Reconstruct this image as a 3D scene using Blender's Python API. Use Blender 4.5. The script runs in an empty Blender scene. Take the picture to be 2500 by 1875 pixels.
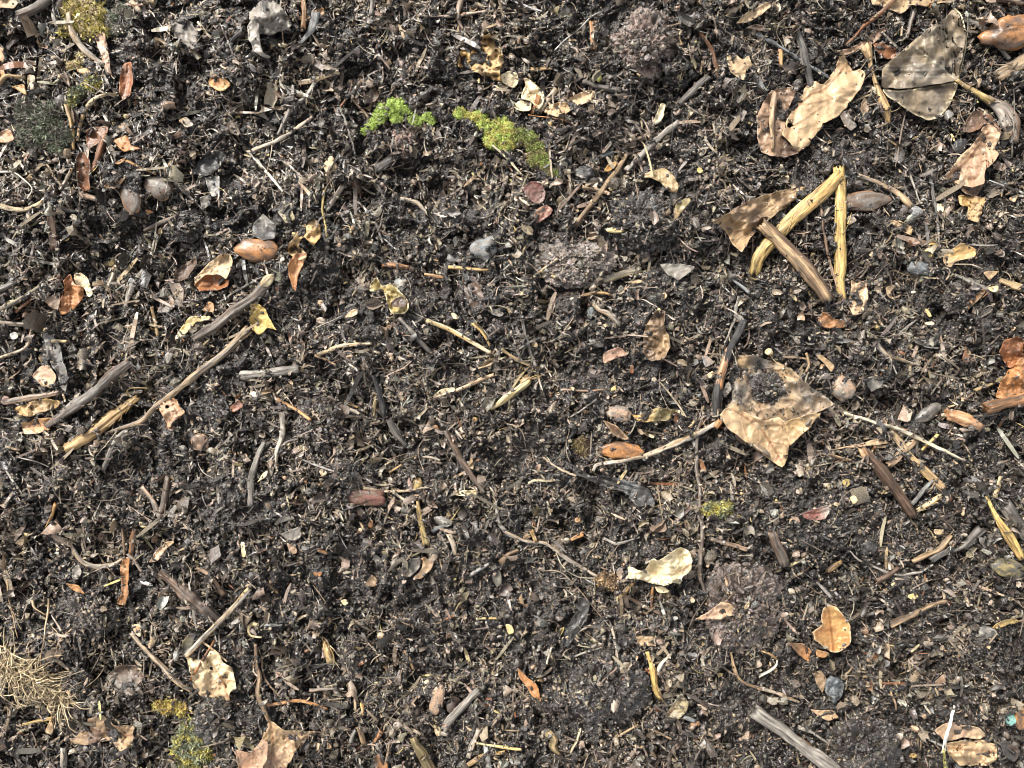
import bpy, math, random
import numpy as np
from mathutils import Vector
from mathutils.geometry import delaunay_2d_cdt

sc = bpy.context.scene
COL = sc.collection
# ------------------------------------------------------------------ camera, sky, sun, exposure
W_M = 0.42                      # metres of ground across the picture
S = W_M / 2500.0                # metres per photo pixel at ground level
HFOV = math.radians(68.0)
CAM_H = W_M / 2 / math.tan(HFOV / 2)
cam_d = bpy.data.cameras.new('camera'); cam = bpy.data.objects.new('camera', cam_d); COL.objects.link(cam)
cam.location = (0, 0, CAM_H); cam.rotation_euler = (0, 0, 0)
cam_d.sensor_width = 36; cam_d.lens = 18 / math.tan(HFOV / 2)
cam_d.clip_start = 0.01; cam_d.clip_end = 50
sc.camera = cam
SUN_EL, SUN_AZ = math.radians(40), math.radians(-42)    # azimuth from +y (top of the picture) towards -x
wd = bpy.data.worlds.new('World'); sc.world = wd; wd.use_nodes = True
nt = wd.node_tree; nt.nodes.clear()
sky = nt.nodes.new('ShaderNodeTexSky'); sky.sky_type = 'NISHITA'; sky.sun_disc = False
sky.sun_elevation = SUN_EL; sky.sun_rotation = SUN_AZ
hs = nt.nodes.new('ShaderNodeHueSaturation'); hs.inputs['Saturation'].default_value = 0.12
bg = nt.nodes.new('ShaderNodeBackground'); bg.inputs['Strength'].default_value = 0.135
wo = nt.nodes.new('ShaderNodeOutputWorld')
nt.links.new(sky.outputs[0], hs.inputs['Color']); nt.links.new(hs.outputs[0], bg.inputs['Color']); nt.links.new(bg.outputs[0], wo.inputs[0])
sd = bpy.data.lights.new('sun', 'SUN'); sd.energy = 3.9; sd.angle = math.radians(22); sd.color = (1.0, 0.965, 0.90)
sun = bpy.data.objects.new('sun', sd); COL.objects.link(sun)
sdir = Vector((math.sin(SUN_AZ) * math.cos(SUN_EL), math.cos(SUN_AZ) * math.cos(SUN_EL), math.sin(SUN_EL)))
sun.rotation_euler = sdir.to_track_quat('Z', 'Y').to_euler(); sun.location = sdir * 3
sc.view_settings.view_transform = 'Standard'; sc.view_settings.look = 'None'
sc.view_settings.exposure = 1.15; sc.view_settings.gamma = 1.0
sc.cycles.filter_width = 1.0; sc.cycles.max_bounces = 5; sc.cycles.diffuse_bounces = 3; sc.cycles.glossy_bounces = 2

rng = np.random.default_rng(7)
# ------------------------------------------------------------------ noise
def _hash(ix, iy, iz, seed):
    h = (ix * 374761393 + iy * 668265263 + iz * 2147483647 + seed * 974634777) & 0xFFFFFFFF
    h = ((h ^ (h >> 13)) * 1274126177) & 0xFFFFFFFF
    h = ((h ^ (h >> 16)) * 2246822519) & 0xFFFFFFFF
    return ((h ^ (h >> 15)) & 0xFFFFFF) / float(0xFFFFFF)
def vnoise(x, y, z=None, seed=0):
    """value noise, -1..1"""
    x = np.asarray(x, float); y = np.asarray(y, float)
    z = np.zeros_like(x) if z is None else np.asarray(z, float)
    ix, iy, iz = np.floor(x).astype(np.int64), np.floor(y).astype(np.int64), np.floor(z).astype(np.int64)
    fx, fy, fz = x - ix, y - iy, z - iz
    fx, fy, fz = [f * f * f * (f * (f * 6 - 15) + 10) for f in (fx, fy, fz)]
    r = 0
    for dx in (0, 1):
        for dy in (0, 1):
            for dz in (0, 1):
                w = (fx if dx else 1 - fx) * (fy if dy else 1 - fy) * (fz if dz else 1 - fz)
                r = r + w * _hash(ix + dx, iy + dy, iz + dz, seed)
    return r * 2 - 1
def fbm(x, y, z=None, oct=4, seed=0, gain=0.5):
    a, s, t = 1.0, 0, 0
    for o in range(oct):
        f = 2.03 ** o
        s = s + a * vnoise(np.asarray(x) * f + 17.3 * o, np.asarray(y) * f + 5.1 * o, None if z is None else np.asarray(z) * f, seed + o)
        t += a; a *= gain
    return s / t * 1.6
# ------------------------------------------------------------------ photo pixel <-> ground
def P(px, py, z=0.0):
    k = S * (CAM_H - z) / CAM_H
    return (np.asarray(px) - 1250) * k, -(np.asarray(py) - 937.5) * k
# ------------------------------------------------------------------ relief of the compost, in metres, as a function of photo pixel
CLODS = []      # filled from data: (px, py, rx, ry)
HOLES = [(840,745,70,50,5),(1750,1345,110,60,5),(715,1430,60,50,4),(245,1650,50,40,5),(1330,270,60,40,4),(2020,330,70,50,4),
         (950,1000,60,120,4),(860,980,80,60,4),(1030,1100,60,50,4),(1870,1090,40,80,3),(2140,980,110,40,5),(2180,1630,28,30,6),
         (1640,1170,120,60,3),(1360,880,120,60,3),(1000,420,90,50,3),(1090,470,70,60,4),(870,480,60,40,4),(470,160,70,40,3),(1800,620,50,50,4),
         (1550,640,120,30,3),(330,1010,80,50,4),(350,1130,60,40,4),(620,1080,40,40,4),(1960,1420,60,60,4),(2400,640,90,60,3),(1300,215,90,30,4),
         (2060,190,70,70,4),(2140,1200,60,60,3),(270,1540,60,60,4),(1420,900,90,40,3),(1120,850,70,50,3),(1700,800,50,60,3),(640,800,60,60,3)]
def relief(px, py, fine=False):
    px = np.asarray(px, float); py = np.asarray(py, float)
    wx = px + 30 * fbm(px / 90, py / 90, oct=2, seed=90); wy = py + 30 * fbm(px / 90, py / 90, oct=2, seed=95)
    h = 5.0 * fbm(wx / 330, wy / 330, oct=2, seed=1)
    b = np.abs(fbm(wx / 95, wy / 95, oct=2, seed=11)); h = h + 5.5 * (0.35 - b)
    b2 = np.abs(fbm(wx / 38, wy / 38, oct=2, seed=21)); h = h + 3.4 * (0.35 - b2)
    h = h + 1.2 * fbm(px / 16, py / 16, oct=2, seed=31)
    b3 = np.abs(vnoise(wx / 13, wy / 13, seed=35)); h = h + 2.2 * (0.3 - b3)
    if fine: h = h + .9 * (.3 - np.abs(vnoise(wx / 5.5, wy / 5.5, seed=36))) + .5 * vnoise(px / 3, py / 3, seed=37)
    for (cx, cy, rx, ry, d) in HOLES:
        h = h - 1.5 * d * np.exp(-((px - cx) / rx) ** 2 - ((py - cy) / ry) ** 2)
    return h * 1e-3
GC = 4.0
GX0, GY0, GX1, GY1 = -420, -420, 2920, 2295
gxs = np.arange(GX0, GX1 + GC, GC); gys = np.arange(GY0, GY1 + GC, GC)
GXX, GYY = np.meshgrid(gxs, gys)
H0 = relief(GXX, GYY)
def blur(a, s):
    r = int(s * 3) or 1; k = np.exp(-0.5 * (np.arange(-r, r + 1) / s) ** 2); k /= k.sum()
    p = np.pad(a, ((r, r), (r, r)), mode='edge')
    p = sum(k[i] * p[i:i + a.shape[0], :] for i in range(2 * r + 1))
    return sum(k[i] * p[:, i:i + a.shape[1]] for i in range(2 * r + 1))
HS = blur(H0, 5)         # what a stick or a leaf rests on
HS2 = blur(H0, 12)
TOP = H0.copy()          # height of everything laid so far
ITEM = np.full_like(H0, -1.0)   # top of items only
KEEP = np.ones_like(H0)
def samp(a, px, py):
    fx = np.clip((np.asarray(px) - GX0) / GC, 0, a.shape[1] - 1.001); fy = np.clip((np.asarray(py) - GY0) / GC, 0, a.shape[0] - 1.001)
    ix, iy = fx.astype(int), fy.astype(int); u, v = fx - ix, fy - iy
    return (a[iy, ix] * (1 - u) + a[iy, ix + 1] * u) * (1 - v) + (a[iy + 1, ix] * (1 - u) + a[iy + 1, ix + 1] * u) * v
def splat(px, py, z, keep):
    ix = np.clip(np.round((px - GX0) / GC).astype(int), 0, H0.shape[1] - 1); iy = np.clip(np.round((py - GY0) / GC).astype(int), 0, H0.shape[0] - 1)
    np.maximum.at(ITEM, (iy, ix), z); np.maximum.at(TOP, (iy, ix), z); np.minimum.at(KEEP, (iy, ix), keep)
# ------------------------------------------------------------------ materials
def mat(name, rough, bump, nscale, lo=0.55, hi=1.35, rvar=0.15, spec=0.5, bd=0.0002, coord='gr', trans=0.0, stretch=1):
    m = bpy.data.materials.new(name); m.use_nodes = True; n = m.node_tree.nodes; l = m.node_tree.links
    b = n['Principled BSDF']
    at = n.new('ShaderNodeAttribute'); at.attribute_name = 'Col'
    if coord == 'gr':
        gv = n.new('ShaderNodeAttribute'); gv.attribute_name = 'gr'; vec = gv.outputs['Vector']
    else:
        gv = n.new('ShaderNodeNewGeometry'); vec = gv.outputs['Position']
    nz = n.new('ShaderNodeTexNoise'); nz.inputs['Scale'].default_value = nscale; nz.inputs['Detail'].default_value = 5; nz.inputs['Roughness'].default_value = 0.65
    l.new(vec, nz.inputs['Vector'])
    mr = n.new('ShaderNodeMapRange'); mr.inputs['From Min'].default_value = 0.3; mr.inputs['From Max'].default_value = 0.7
    mr.inputs['To Min'].default_value = lo; mr.inputs['To Max'].default_value = hi; l.new(nz.outputs['Fac'], mr.inputs['Value'])
    vm = n.new('ShaderNodeVectorMath'); vm.operation = 'SCALE'; l.new(at.outputs['Color'], vm.inputs[0]); l.new(mr.outputs[0], vm.inputs['Scale'])
    l.new(vm.outputs[0], b.inputs['Base Color'])
    n2 = n.new('ShaderNodeTexNoise'); n2.inputs['Scale'].default_value = nscale * 0.35; n2.inputs['Detail'].default_value = 3; l.new(vec, n2.inputs['Vector'])
    r2 = n.new('ShaderNodeMapRange'); r2.inputs['From Min'].default_value = 0.35; r2.inputs['From Max'].default_value = 0.65
    r2.inputs['To Min'].default_value = max(0.05, rough - rvar); r2.inputs['To Max'].default_value = min(1, rough + rvar); l.new(n2.outputs['Fac'], r2.inputs['Value'])
    l.new(r2.outputs[0], b.inputs['Roughness']); b.inputs['Specular IOR Level'].default_value = spec
    bp = n.new('ShaderNodeBump'); bp.inputs['Strength'].default_value = bump; bp.inputs['Distance'].default_value = bd
    l.new(nz.outputs['Fac'], bp.inputs['Height']); l.new(bp.outputs[0], b.inputs['Normal'])
    if trans:
        b.inputs['Subsurface Weight'].default_value = 0
    return m
M = {
 'soil': mat('wet_soil', 0.3, 1.0, 1300, 0.5, 1.7, 0.15, 0.9, 0.0008, 'pos'),
 'crumb': mat('wet_crumbs', 0.34, 0.9, 1800, 0.4, 1.6, 0.2, 0.8, 0.0004, 'pos'),
 'flake': mat('litter_flakes', 0.36, 0.8, 1500, 0.45, 1.5, 0.2, 0.75, 0.0003, 'pos'),
 'fibre': mat('litter_fibres', 0.42, 0.6, 1600, 0.6, 1.4, 0.2, 0.6, 0.0002, 'pos'),
 'leaf': mat('dead_leaf', 0.48, 0.6, 900, 0.8, 1.15, 0.15, 0.45, 0.0003),
 'wood': mat('weathered_wood', 0.5, 1.0, 1000, 0.25, 1.6, 0.15, 0.45, 0.0007),
 'straw': mat('dry_straw', 0.42, 1.0, 1400, 0.1, 1.6, 0.15, 0.45, 0.0004),
 'seed': mat('seed_coat', 0.4, 0.5, 1500, 0.6, 1.3, 0.15, 0.5, 0.0002),
 'stone': mat('stone', 0.5, 0.6, 1600, 0.6, 1.35, 0.15, 0.5, 0.0003),
 'moss': mat('moss_leaves', 0.65, 0.3, 2500, 0.6, 1.4, 0.1, 0.3, 0.0001),
}
# ------------------------------------------------------------------ mesh helpers
def make_mesh(name, V, F, col, gr=None, m='leaf', smooth=True):
    """V (n,3); F list of arrays each (k, 3|4); col (n,3)"""
    me = bpy.data.meshes.new(name)
    V = np.asarray(V, np.float32)
    groups = [np.asarray(f, np.int32) for f in F if len(f)]
    loops = np.concatenate([g.ravel() for g in groups]); sizes = np.concatenate([np.full(len(g), g.shape[1], np.int32) for g in groups])
    me.vertices.add(len(V)); me.vertices.foreach_set('co', V.ravel())
    me.loops.add(len(loops)); me.loops.foreach_set('vertex_index', loops)
    me.polygons.add(len(sizes)); st = np.concatenate([[0], np.cumsum(sizes)[:-1]]).astype(np.int32)
    me.polygons.foreach_set('loop_start', st); me.polygons.foreach_set('loop_total', sizes)
    me.polygons.foreach_set('use_smooth', np.full(len(sizes), bool(smooth)))
    me.update(calc_edges=True); me.validate()
    if len(me.vertices) == len(V):
        a = me.attributes.new('Col', 'FLOAT_COLOR', 'POINT'); c = np.ones((len(V), 4), np.float32); c[:, :3] = np.clip(col, 0, 1); a.data.foreach_set('color', c.ravel())
        if gr is not None:
            a = me.attributes.new('gr', 'FLOAT_VECTOR', 'POINT'); a.data.foreach_set('vector', np.asarray(gr, np.float32).ravel())
    me.materials.append(M[m])
    return me
def link(name, me, parent=None, org=None):
    o = bpy.data.objects.new(name, me); COL.objects.link(o)
    if parent is not None:
        o.parent = parent; o.location = Vector(org) - Vector(parent.location) if org is not None else (0, 0, 0)
    elif org is not None: o.location = org
    return o
def tagit(o, label=None, cat=None, group=None, kind=None):
    if label: o['label'] = label
    if cat: o['category'] = cat
    if group: o['group'] = group
    if kind: o['kind'] = kind
PAL = dict(tan=(.33,.225,.125), paletan=(.43,.305,.18), cream=(.58,.485,.31), yellow=(.45,.32,.11), straw=(.37,.23,.085), orange=(.34,.155,.055),
  rust=(.22,.085,.032), brown=(.095,.058,.037), dbrown=(.05,.027,.016), grey=(.15,.13,.11), lgrey=(.30,.27,.23), dgrey=(.05,.046,.042),
  black=(.018,.017,.017), blue=(.145,.155,.16), pink=(.33,.215,.14), maroon=(.16,.065,.05), olive=(.20,.16,.07), white=(.72,.70,.65),
  green=(.20,.25,.06), lime=(.33,.43,.10), ymoss=(.42,.36,.10), gmoss=(.16,.18,.12), teal=(.18,.34,.30), soil=(.016,.012,.010), taupe=(.20,.15,.095))
PAL = {k: np.array(v) for k, v in PAL.items()}
# ------------------------------------------------------------------ builders (outlines and paths in photo pixels)
_n = [100]
def nseed():
    _n[0] += 13; return _n[0]
def spline(p, step):
    p = np.asarray(p, float)
    if len(p) == 2:
        n = max(3, int(np.hypot(*(p[1] - p[0])) / step)); t = np.linspace(0, 1, n + 1)[:, None]; return p[0] * (1 - t) + p[1] * t
    q = np.vstack([2 * p[0] - p[1], p, 2 * p[-1] - p[-2]]); out = []
    for i in range(1, len(q) - 2):
        a, b, c, d = q[i - 1:i + 3]; n = max(2, int(np.hypot(*(c - b)) / step)); t = np.linspace(0, 1, n, endpoint=False)[:, None]
        out.append(0.5 * (2 * b + (c - a) * t + (2 * a - 5 * b + 4 * c - d) * t ** 2 + (3 * b - a - 3 * c + d) * t ** 3))
    out.append(p[-1:]); return np.vstack(out)
def movavg(a, w):
    w = max(1, int(w) | 1); k = np.ones(w) / w; return np.convolve(np.pad(a, w // 2, mode='edge'), k, 'valid')
def dirty(col, u, v, w, amount, seed):
    n = fbm(u / 20, v / 20, w, oct=2, seed=seed + 5) * 0.5 + 0.5
    m = np.clip((n - (1.02 - amount)) * 1.7, 0, 1)[:, None]
    return col * (1 - m * 0.8) + PAL['soil'] * 2.0 * m * 0.8
def tube_arrays(path, rad, c1, c2, flat=1.0, lift=0.0, dirt=0.3, ns=9, rough=0.16, seed=0, rest=True, groove=0.12, jag=True, tilt=0.0, bow=0.0):
    """path in px, rad in px -> world verts"""
    rad = np.asarray(rad, float); n = len(path)
    L = np.concatenate([[0], np.cumsum(np.hypot(*(path[1:] - path[:-1]).T))]); Lt = max(L[-1], 1e-6); t = L / Lt
    r = np.interp(t, np.linspace(0, 1, len(rad)), rad)
    r = r * (1 + rough * fbm(L / (rad.max() * 3 + 3), L * 0 + seed, oct=3, seed=seed))
    d = np.gradient(path, axis=0); d /= np.linalg.norm(d, axis=1)[:, None] + 1e-9; nx, ny = -d[:, 1], d[:, 0]
    if rest:
        g = np.maximum(samp(HS, path[:, 0], path[:, 1]), samp(ITEM, path[:, 0], path[:, 1]))
        wn = max(3, int(n * 0.5)); g = np.maximum(movavg(g, wn), movavg(g, max(3, n // 8)) - 0.0004)
        z0 = movavg(g, max(3, n // 5)) + r * S * flat * 0.7 + 0.0011
    else:
        z0 = np.zeros(n)
    z0 = z0 + lift * 1e-3 + tilt * 1e-3 * (t - 0.5) + bow * 1e-3 * (1 - (2 * t - 1) ** 2)
    x0, y0 = P(path[:, 0], path[:, 1], z0)
    th = np.linspace(0, 2 * math.pi, ns, endpoint=False)
    ct, st = np.cos(th), np.sin(th)
    gn = 1 + groove * 1.6 * vnoise(np.repeat(ct[None] * 2.2, n, 0) + seed, np.repeat(st[None] * 2.2, n, 0), (L / (rad.max() * 8 + 4))[:, None] + 0 * ct[None], seed=seed) + \
         groove * 0.8 * vnoise(np.repeat(ct[None] * 6, n, 0) + seed, np.repeat(st[None] * 6, n, 0), (L / (rad.max() * 2.5 + 3))[:, None] + 0 * ct[None], seed=seed + 3)
    R = r[:, None] * gn * S
    X = x0[:, None] + nx[:, None] * ct * R; Y = y0[:, None] - ny[:, None] * ct * R; Z = z0[:, None] + st * R * flat
    if jag:   # ragged broken ends: push the end rings along the axis
        for e, sg in ((0, -1), (n - 1, 1)):
            off = sg * (rng.random(ns) * 0.9) * r[e] * S
            X[e] += off * d[e, 0]; Y[e] -= off * d[e, 1]
    V = np.stack([X, Y, Z], 2).reshape(-1, 3)
    i = np.arange(n - 1)[:, None] * ns; j = np.arange(ns)[None]; j2 = (j + 1) % ns
    F = np.stack([i + j, i + j2, i + ns + j2, i + ns + j], 2).reshape(-1, 4)
    c0 = np.array([[x0[0] , y0[0], z0[0]], [x0[-1], y0[-1], z0[-1]]]); k = len(V); V = np.vstack([V, c0])
    jj = np.arange(ns); T = np.vstack([np.stack([jj * 0 + k, (jj + 1) % ns, jj], 1), np.stack([jj * 0 + k + 1, (n - 1) * ns + jj, (n - 1) * ns + (jj + 1) % ns], 1)])
    uu = np.repeat(L[:, None], ns, 1).ravel(); a = np.tile(ct * 1.0, n); b = np.tile(st * 1.0, n)
    mix = np.clip(0.5 + 0.9 * fbm(a * 1.6 + seed, b * 1.6, uu / (rad.max() * 10 + 20), oct=3, seed=seed + 7), 0, 1)[:, None]
    col = c1 * (1 - mix) + c2 * mix
    st_ = vnoise(a * 5 + seed, b * 5, uu / (rad.max() * 5 + 12), seed + 9) + .6 * vnoise(a * 9 + seed, b * 9, uu / 9, seed + 10); col = col * np.clip(1 + .45 * st_, .3, 1.8)[:, None]
    col = dirty(col, uu, a * rad.max() * 1.5 + seed * 3, b * rad.max() * 1.5, dirt, seed)
    col = np.vstack([col, (c1 * 1.1)[None], (c1 * 1.1)[None]])
    gr = np.stack([np.tile(ct, n) * np.repeat(r, ns) * S, np.tile(st, n) * np.repeat(r, ns) * S, uu * S * 0.09 + seed * 0.01], 1)
    gr = np.vstack([gr, gr[:1], gr[-1:]])
    return V, F, T, col, gr, (path, r, z0)
def note(path, r, z0, keep):
    for s in (-0.8, 0, 0.8):
        d = np.gradient(path, axis=0); d /= np.linalg.norm(d, axis=1)[:, None] + 1e-9
        splat(path[:, 0] - d[:, 1] * r * s, path[:, 1] + d[:, 0] * r * s, z0 + r * S * 0.6, keep)
def finish(name, V, F, col, gr, m, smooth, parent):
    c = V.mean(0); c[2] = V[:, 2].min()
    me = make_mesh(name, V - c, F, col, gr, m, smooth); return link(name, me, parent, tuple(c))
def b_stick(name, pts, rad, c1, c2, parent=None, m='wood', keep=0.2, knots=0, side=0, **kw):
    if m == 'straw': kw.setdefault('rough', .06); kw.setdefault('groove', .1)
    if m == 'wood' and max(rad) > 7 and parent is None: rad = [q * .88 for q in rad]
    sd = nseed(); mr = max(rad); path = spline(pts, max(2.2, min(6, mr * 0.7)))
    wob = min(2.5, 0.5 + mr * 0.16) * (.35 if m == 'straw' else 1); L = np.arange(len(path))
    path = path + wob * np.stack([fbm(L / 9, L * 0, oct=2, seed=sd), fbm(L / 9, L * 0 + 9, oct=2, seed=sd + 1)], 1)
    V, F, T, col, gr, nt_ = tube_arrays(path, rad, c1, c2, seed=sd, ns=24 if mr > 9 else (12 if mr > 5 else 8), **kw)
    Fs = [F, T]
    if side:            # torn fibres and side shoots, part of the same stick
        Vs, Cs, Gs, off = [V], [col], [gr], len(V)
        for q in range(side):
            i = rng.integers(0, len(path)); dd = path[min(i + 1, len(path) - 1)] - path[max(i - 1, 0)]; dd = dd / (np.linalg.norm(dd) + 1e-9)
            a = rng.uniform(-.5, .5); v = np.array([dd[0] * math.cos(a) - dd[1] * math.sin(a), dd[0] * math.sin(a) + dd[1] * math.cos(a)]) * (1 if rng.random() < .5 else -1)
            st = path[i] + np.array([-dd[1], dd[0]]) * rng.uniform(-.8, .8) * nt_[1][i]
            ln = mr * rng.uniform(1.2, 4); p2 = spline([st, st + v * ln * .5 + rng.normal(0, ln * .06, 2), st + v * ln], 3)
            v2, f2, t2, k2, g2, _ = tube_arrays(p2, [mr * .12 + .3, .35], c1, c2, seed=sd + q, ns=4, rest=False, dirt=0.1)
            v2[:, 2] += nt_[2][i] + nt_[1][i] * S * .6; Vs.append(v2); Cs.append(k2); Gs.append(g2); Fs += [f2 + off, t2 + off]; off += len(v2)
        V, col, gr = np.vstack(Vs), np.vstack(Cs), np.vstack(Gs)
    note(*nt_, keep); return finish(name, V, Fs, col, gr, m, True, parent)
def inpoly(poly, x, y):
    r = np.zeros(len(x), bool); j = len(poly) - 1
    for i in range(len(poly)):
        xi, yi = poly[i]; xj, yj = poly[j]
        c = ((yi > y) != (yj > y)) & (x < (xj - xi) * (y - yi) / (yj - yi + 1e-12) + xi); r ^= c; j = i
    return r
def segdist(x, y, line):
    d = np.full(len(x), 1e9)
    for a, b in zip(line[:-1], line[1:]):
        a = np.asarray(a); b = np.asarray(b); ab = b - a; t = np.clip(((x - a[0]) * ab[0] + (y - a[1]) * ab[1]) / (ab @ ab + 1e-9), 0, 1)
        d = np.minimum(d, np.hypot(x - a[0] - t * ab[0], y - a[1] - t * ab[1]))
    return d
def b_leaf(name, outline, c1, c2, parent=None, m='leaf', cup=0.6, wr=0.5, thick=0.15, lift=0.4, dirt=0.3, mid=None, veins=0, rib=1.0, keep=0.015, jag=1.0,
           holes=(), rim=None, pleat=0.0, tiltx=0, tilty=0, round_=False, vcol=0.75, grain=0):
    sd = nseed(); O = np.asarray(outline, float)
    ar = abs(0.5 * np.sum(O[:, 0] * np.roll(O[:, 1], -1) - O[:, 1] * np.roll(O[:, 0], -1))); sz = math.sqrt(ar)
    if round_: C = spline(np.vstack([O, O[:1]]), 4)[:-1]
    else:
        C = []
        for a, b in zip(O, np.roll(O, -1, 0)):
            n = max(1, int(np.hypot(*(b - a)) / 4)); t = np.linspace(0, 1, n, endpoint=False)[:, None]; C.append(a * (1 - t) + b * t)
        C = np.vstack(C); Cs = (np.roll(C, 1, 0) + C + np.roll(C, -1, 0)) / 3; C = Cs
        kk = np.arange(len(C)); C = C + sz * .02 * np.stack([fbm(kk / 9, kk * 0, oct=2, seed=sd + 21), fbm(kk / 9, kk * 0 + 70, oct=2, seed=sd + 22)], 1)
    k = np.arange(len(C)); C = C + .6 * jag * min(2.6, 0.5 + sz * 0.03) * np.stack([fbm(k / 3.1, k * 0, oct=3, seed=sd), fbm(k / 3.1, k * 0 + 40, oct=3, seed=sd + 2)], 1)
    sp = min(3.2 if mid is not None else 4.5, max(2.2, sz / 55)); 
    gx, gy = np.meshgrid(np.arange(C[:, 0].min(), C[:, 0].max(), sp), np.arange(C[:, 1].min(), C[:, 1].max(), sp))
    gx = gx.ravel() + rng.uniform(-.3, .3, gx.size) * sp; gy = gy.ravel() + rng.uniform(-.3, .3, gy.size) * sp
    ok = inpoly(C, gx, gy); gx, gy = gx[ok], gy[ok]
    bd = segdist(gx, gy, np.vstack([C, C[:1]])[::2] if len(C) > 60 else np.vstack([C, C[:1]])); ok = bd > sp * 0.6; gx, gy = gx[ok], gy[ok]
    pts = [Vector((float(a), float(b))) for a, b in C] + [Vector((float(a), float(b))) for a, b in zip(gx, gy)]
    n = len(C); res = delaunay_2d_cdt(pts, [], [list(range(n))], 1, 1e-4)
    XY = np.array([(v.x, v.y) for v in res[0]]); TR = np.array([f for f in res[2] if len(f) == 3])
    x, y = XY[:, 0], XY[:, 1]
    if holes:
        cx, cy = x[TR].mean(1), y[TR].mean(1); bad = np.zeros(len(TR), bool)
        for hx, hy, hr in holes: bad |= np.hypot(cx - hx, (cy - hy) * 1.3) < hr * (1 + 0.25 * vnoise(cx / 4, cy / 4, seed=sd))
        TR = TR[~bad]
    cen = XY.mean(0); q = XY - cen; U, sv, Vt = np.linalg.svd(q - 0, full_matrices=False) if len(q) < 20000 else (None, None, np.eye(2))
    u, v = q @ Vt[0], q @ Vt[1]; us, vs = np.abs(u).max() + 1e-6, np.abs(v).max() + 1e-6
    A = np.stack([np.ones_like(x), q[:, 0], q[:, 1]], 1); base = samp(HS2, x, y); cf, *_ = np.linalg.lstsq(A, base, rcond=None)
    plane = A @ cf; sink = np.clip(samp(HS, x, y) - plane, -1, 1)
    it = samp(ITEM, x, y); over = np.percentile(np.maximum(it - plane, 0), 85)
    z = plane + 0.35 * sink + 0.0018 + over * 0.8 + lift * 1e-3
    sc_ = sz * S
    z = z + cup * 0.20 * sc_ * ((v / vs) ** 2 + 0.5 * (u / us) ** 2 - 0.35)
    z = z + wr * 0.20 * sc_ * (fbm(x / (sz * .38), y / (sz * .38), oct=2, seed=sd + 3) * 0.6) + wr * 0.028 * sc_ * (1 - 2 * np.abs(fbm(x / (sz * .16), y / (sz * .16), oct=2, seed=sd + 4)))
    eb0 = segdist(x, y, np.vstack([C, C[:1]])[::3]); z = z + (.5 + wr) * 0.10 * sc_ * np.clip(1 - eb0 / (.14 * sz), 0, 1) ** 1.5 * (fbm(x / (sz * .3), y / (sz * .3), oct=2, seed=sd + 31) + .25)
    z = z + (tiltx * (x - cen[0]) - tilty * (y - cen[1])) * S
    if pleat: z = z + pleat * 0.02 * sc_ * np.sin(v / vs * 9 + fbm(u / 30, v / 30, oct=2, seed=sd) * 2)
    mix = np.clip(0.4 + 0.7 * fbm(x / 60, y / 60, oct=4, seed=sd + 6), 0, 1)[:, None]; col = c1 * (1 - mix) + c2 * mix
    sprk = np.clip((fbm(x / 5, y / 5, oct=2, seed=sd + 8) - 0.8) * 3, 0, 1)[:, None]; col = col * (1 - 0.2 * sprk)
    if grain:
        st = vnoise(v / 2.2 + sd, u / 28, seed=sd)[:, None]; col = col * (1 + 0.35 * st); z = z + 0.00012 * st[:, 0]
    if rim is not None:
        eb = segdist(x, y, np.vstack([C, C[:1]])[::2]); w = np.clip(1 - eb / 5, 0, 1)[:, None]; col = col * (1 - w) + rim * w
    lines = []
    if mid is not None:
        mid = spline(mid, 12); lines.append((mid, 2.6, 1.0))
        if veins:
            for i in range(veins):
                f = (i + .7) / veins; j = int(f * (len(mid) - 1)); a = mid[j]; dd = mid[min(j + 1, len(mid) - 1)] - mid[max(j - 1, 0)]; dd = dd / (np.linalg.norm(dd) + 1e-9)
                for s in (-1, 1):
                    an = s * rng.uniform(.75, .95); dv = np.array([dd[0] * math.cos(an) - dd[1] * math.sin(an), dd[0] * math.sin(an) + dd[1] * math.cos(an)])
                    ln = vs * rng.uniform(1.2, 1.7); lines.append((np.array([a, a + dv * ln * .5 + dd * ln * .05, a + dv * ln + dd * ln * .2]), 1.7, .7))
    for ln, wdt, st in lines:
        d = segdist(x, y, ln); w = np.clip(1 - d / (wdt * 1.7), 0, 1); z = z + rib * st * 0.00035 * w
        col = col * (1 - (vcol * st * w)[:, None] * np.array([.55, .75, .85])); 
        z = z - rib * st * 0.0006 * np.exp(-(d / (sz * .10 + 4)) ** 2)
    col = dirty(col, x, y, x * 0, dirt, sd)
    X, Y = P(x, y, z); n = len(x); th = thick * 1e-3 * (1 + 0.3 * vnoise(x / 6, y / 6, seed=sd))
    if thick > 0.6: zz = z - th
    else: zz = z - th
    V = np.vstack([np.stack([X, Y, z], 1), np.stack([X, Y, zz], 1)])
    # orientation: y flips, make top faces point up
    a, b, c = TR.T; s = (X[b] - X[a]) * (Y[c] - Y[a]) - (X[c] - X[a]) * (Y[b] - Y[a]); TR = np.where((s > 0)[:, None], TR, TR[:, ::-1])
    E = np.vstack([TR[:, [0, 1]], TR[:, [1, 2]], TR[:, [2, 0]]]); key = set(map(tuple, E.tolist())); B = np.array([e for e in E.tolist() if (e[1], e[0]) not in key])
    side = np.stack([B[:, 1], B[:, 0], B[:, 0] + n, B[:, 1] + n], 1)
    gr = np.vstack([np.stack([x * S, y * S, z], 1)] * 2) + sd * 0.003
    if grain: gr = np.vstack([np.stack([v * S, u * S * .12, z], 1)] * 2) + sd * 0.003
    splat(x, y, z, keep)
    o = finish(name, V, [TR, TR[:, ::-1] + n, side], np.vstack([col, col * .9]), gr, m, True, parent); o['_z'] = float(z.mean()); del o['_z']
    return o
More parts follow.
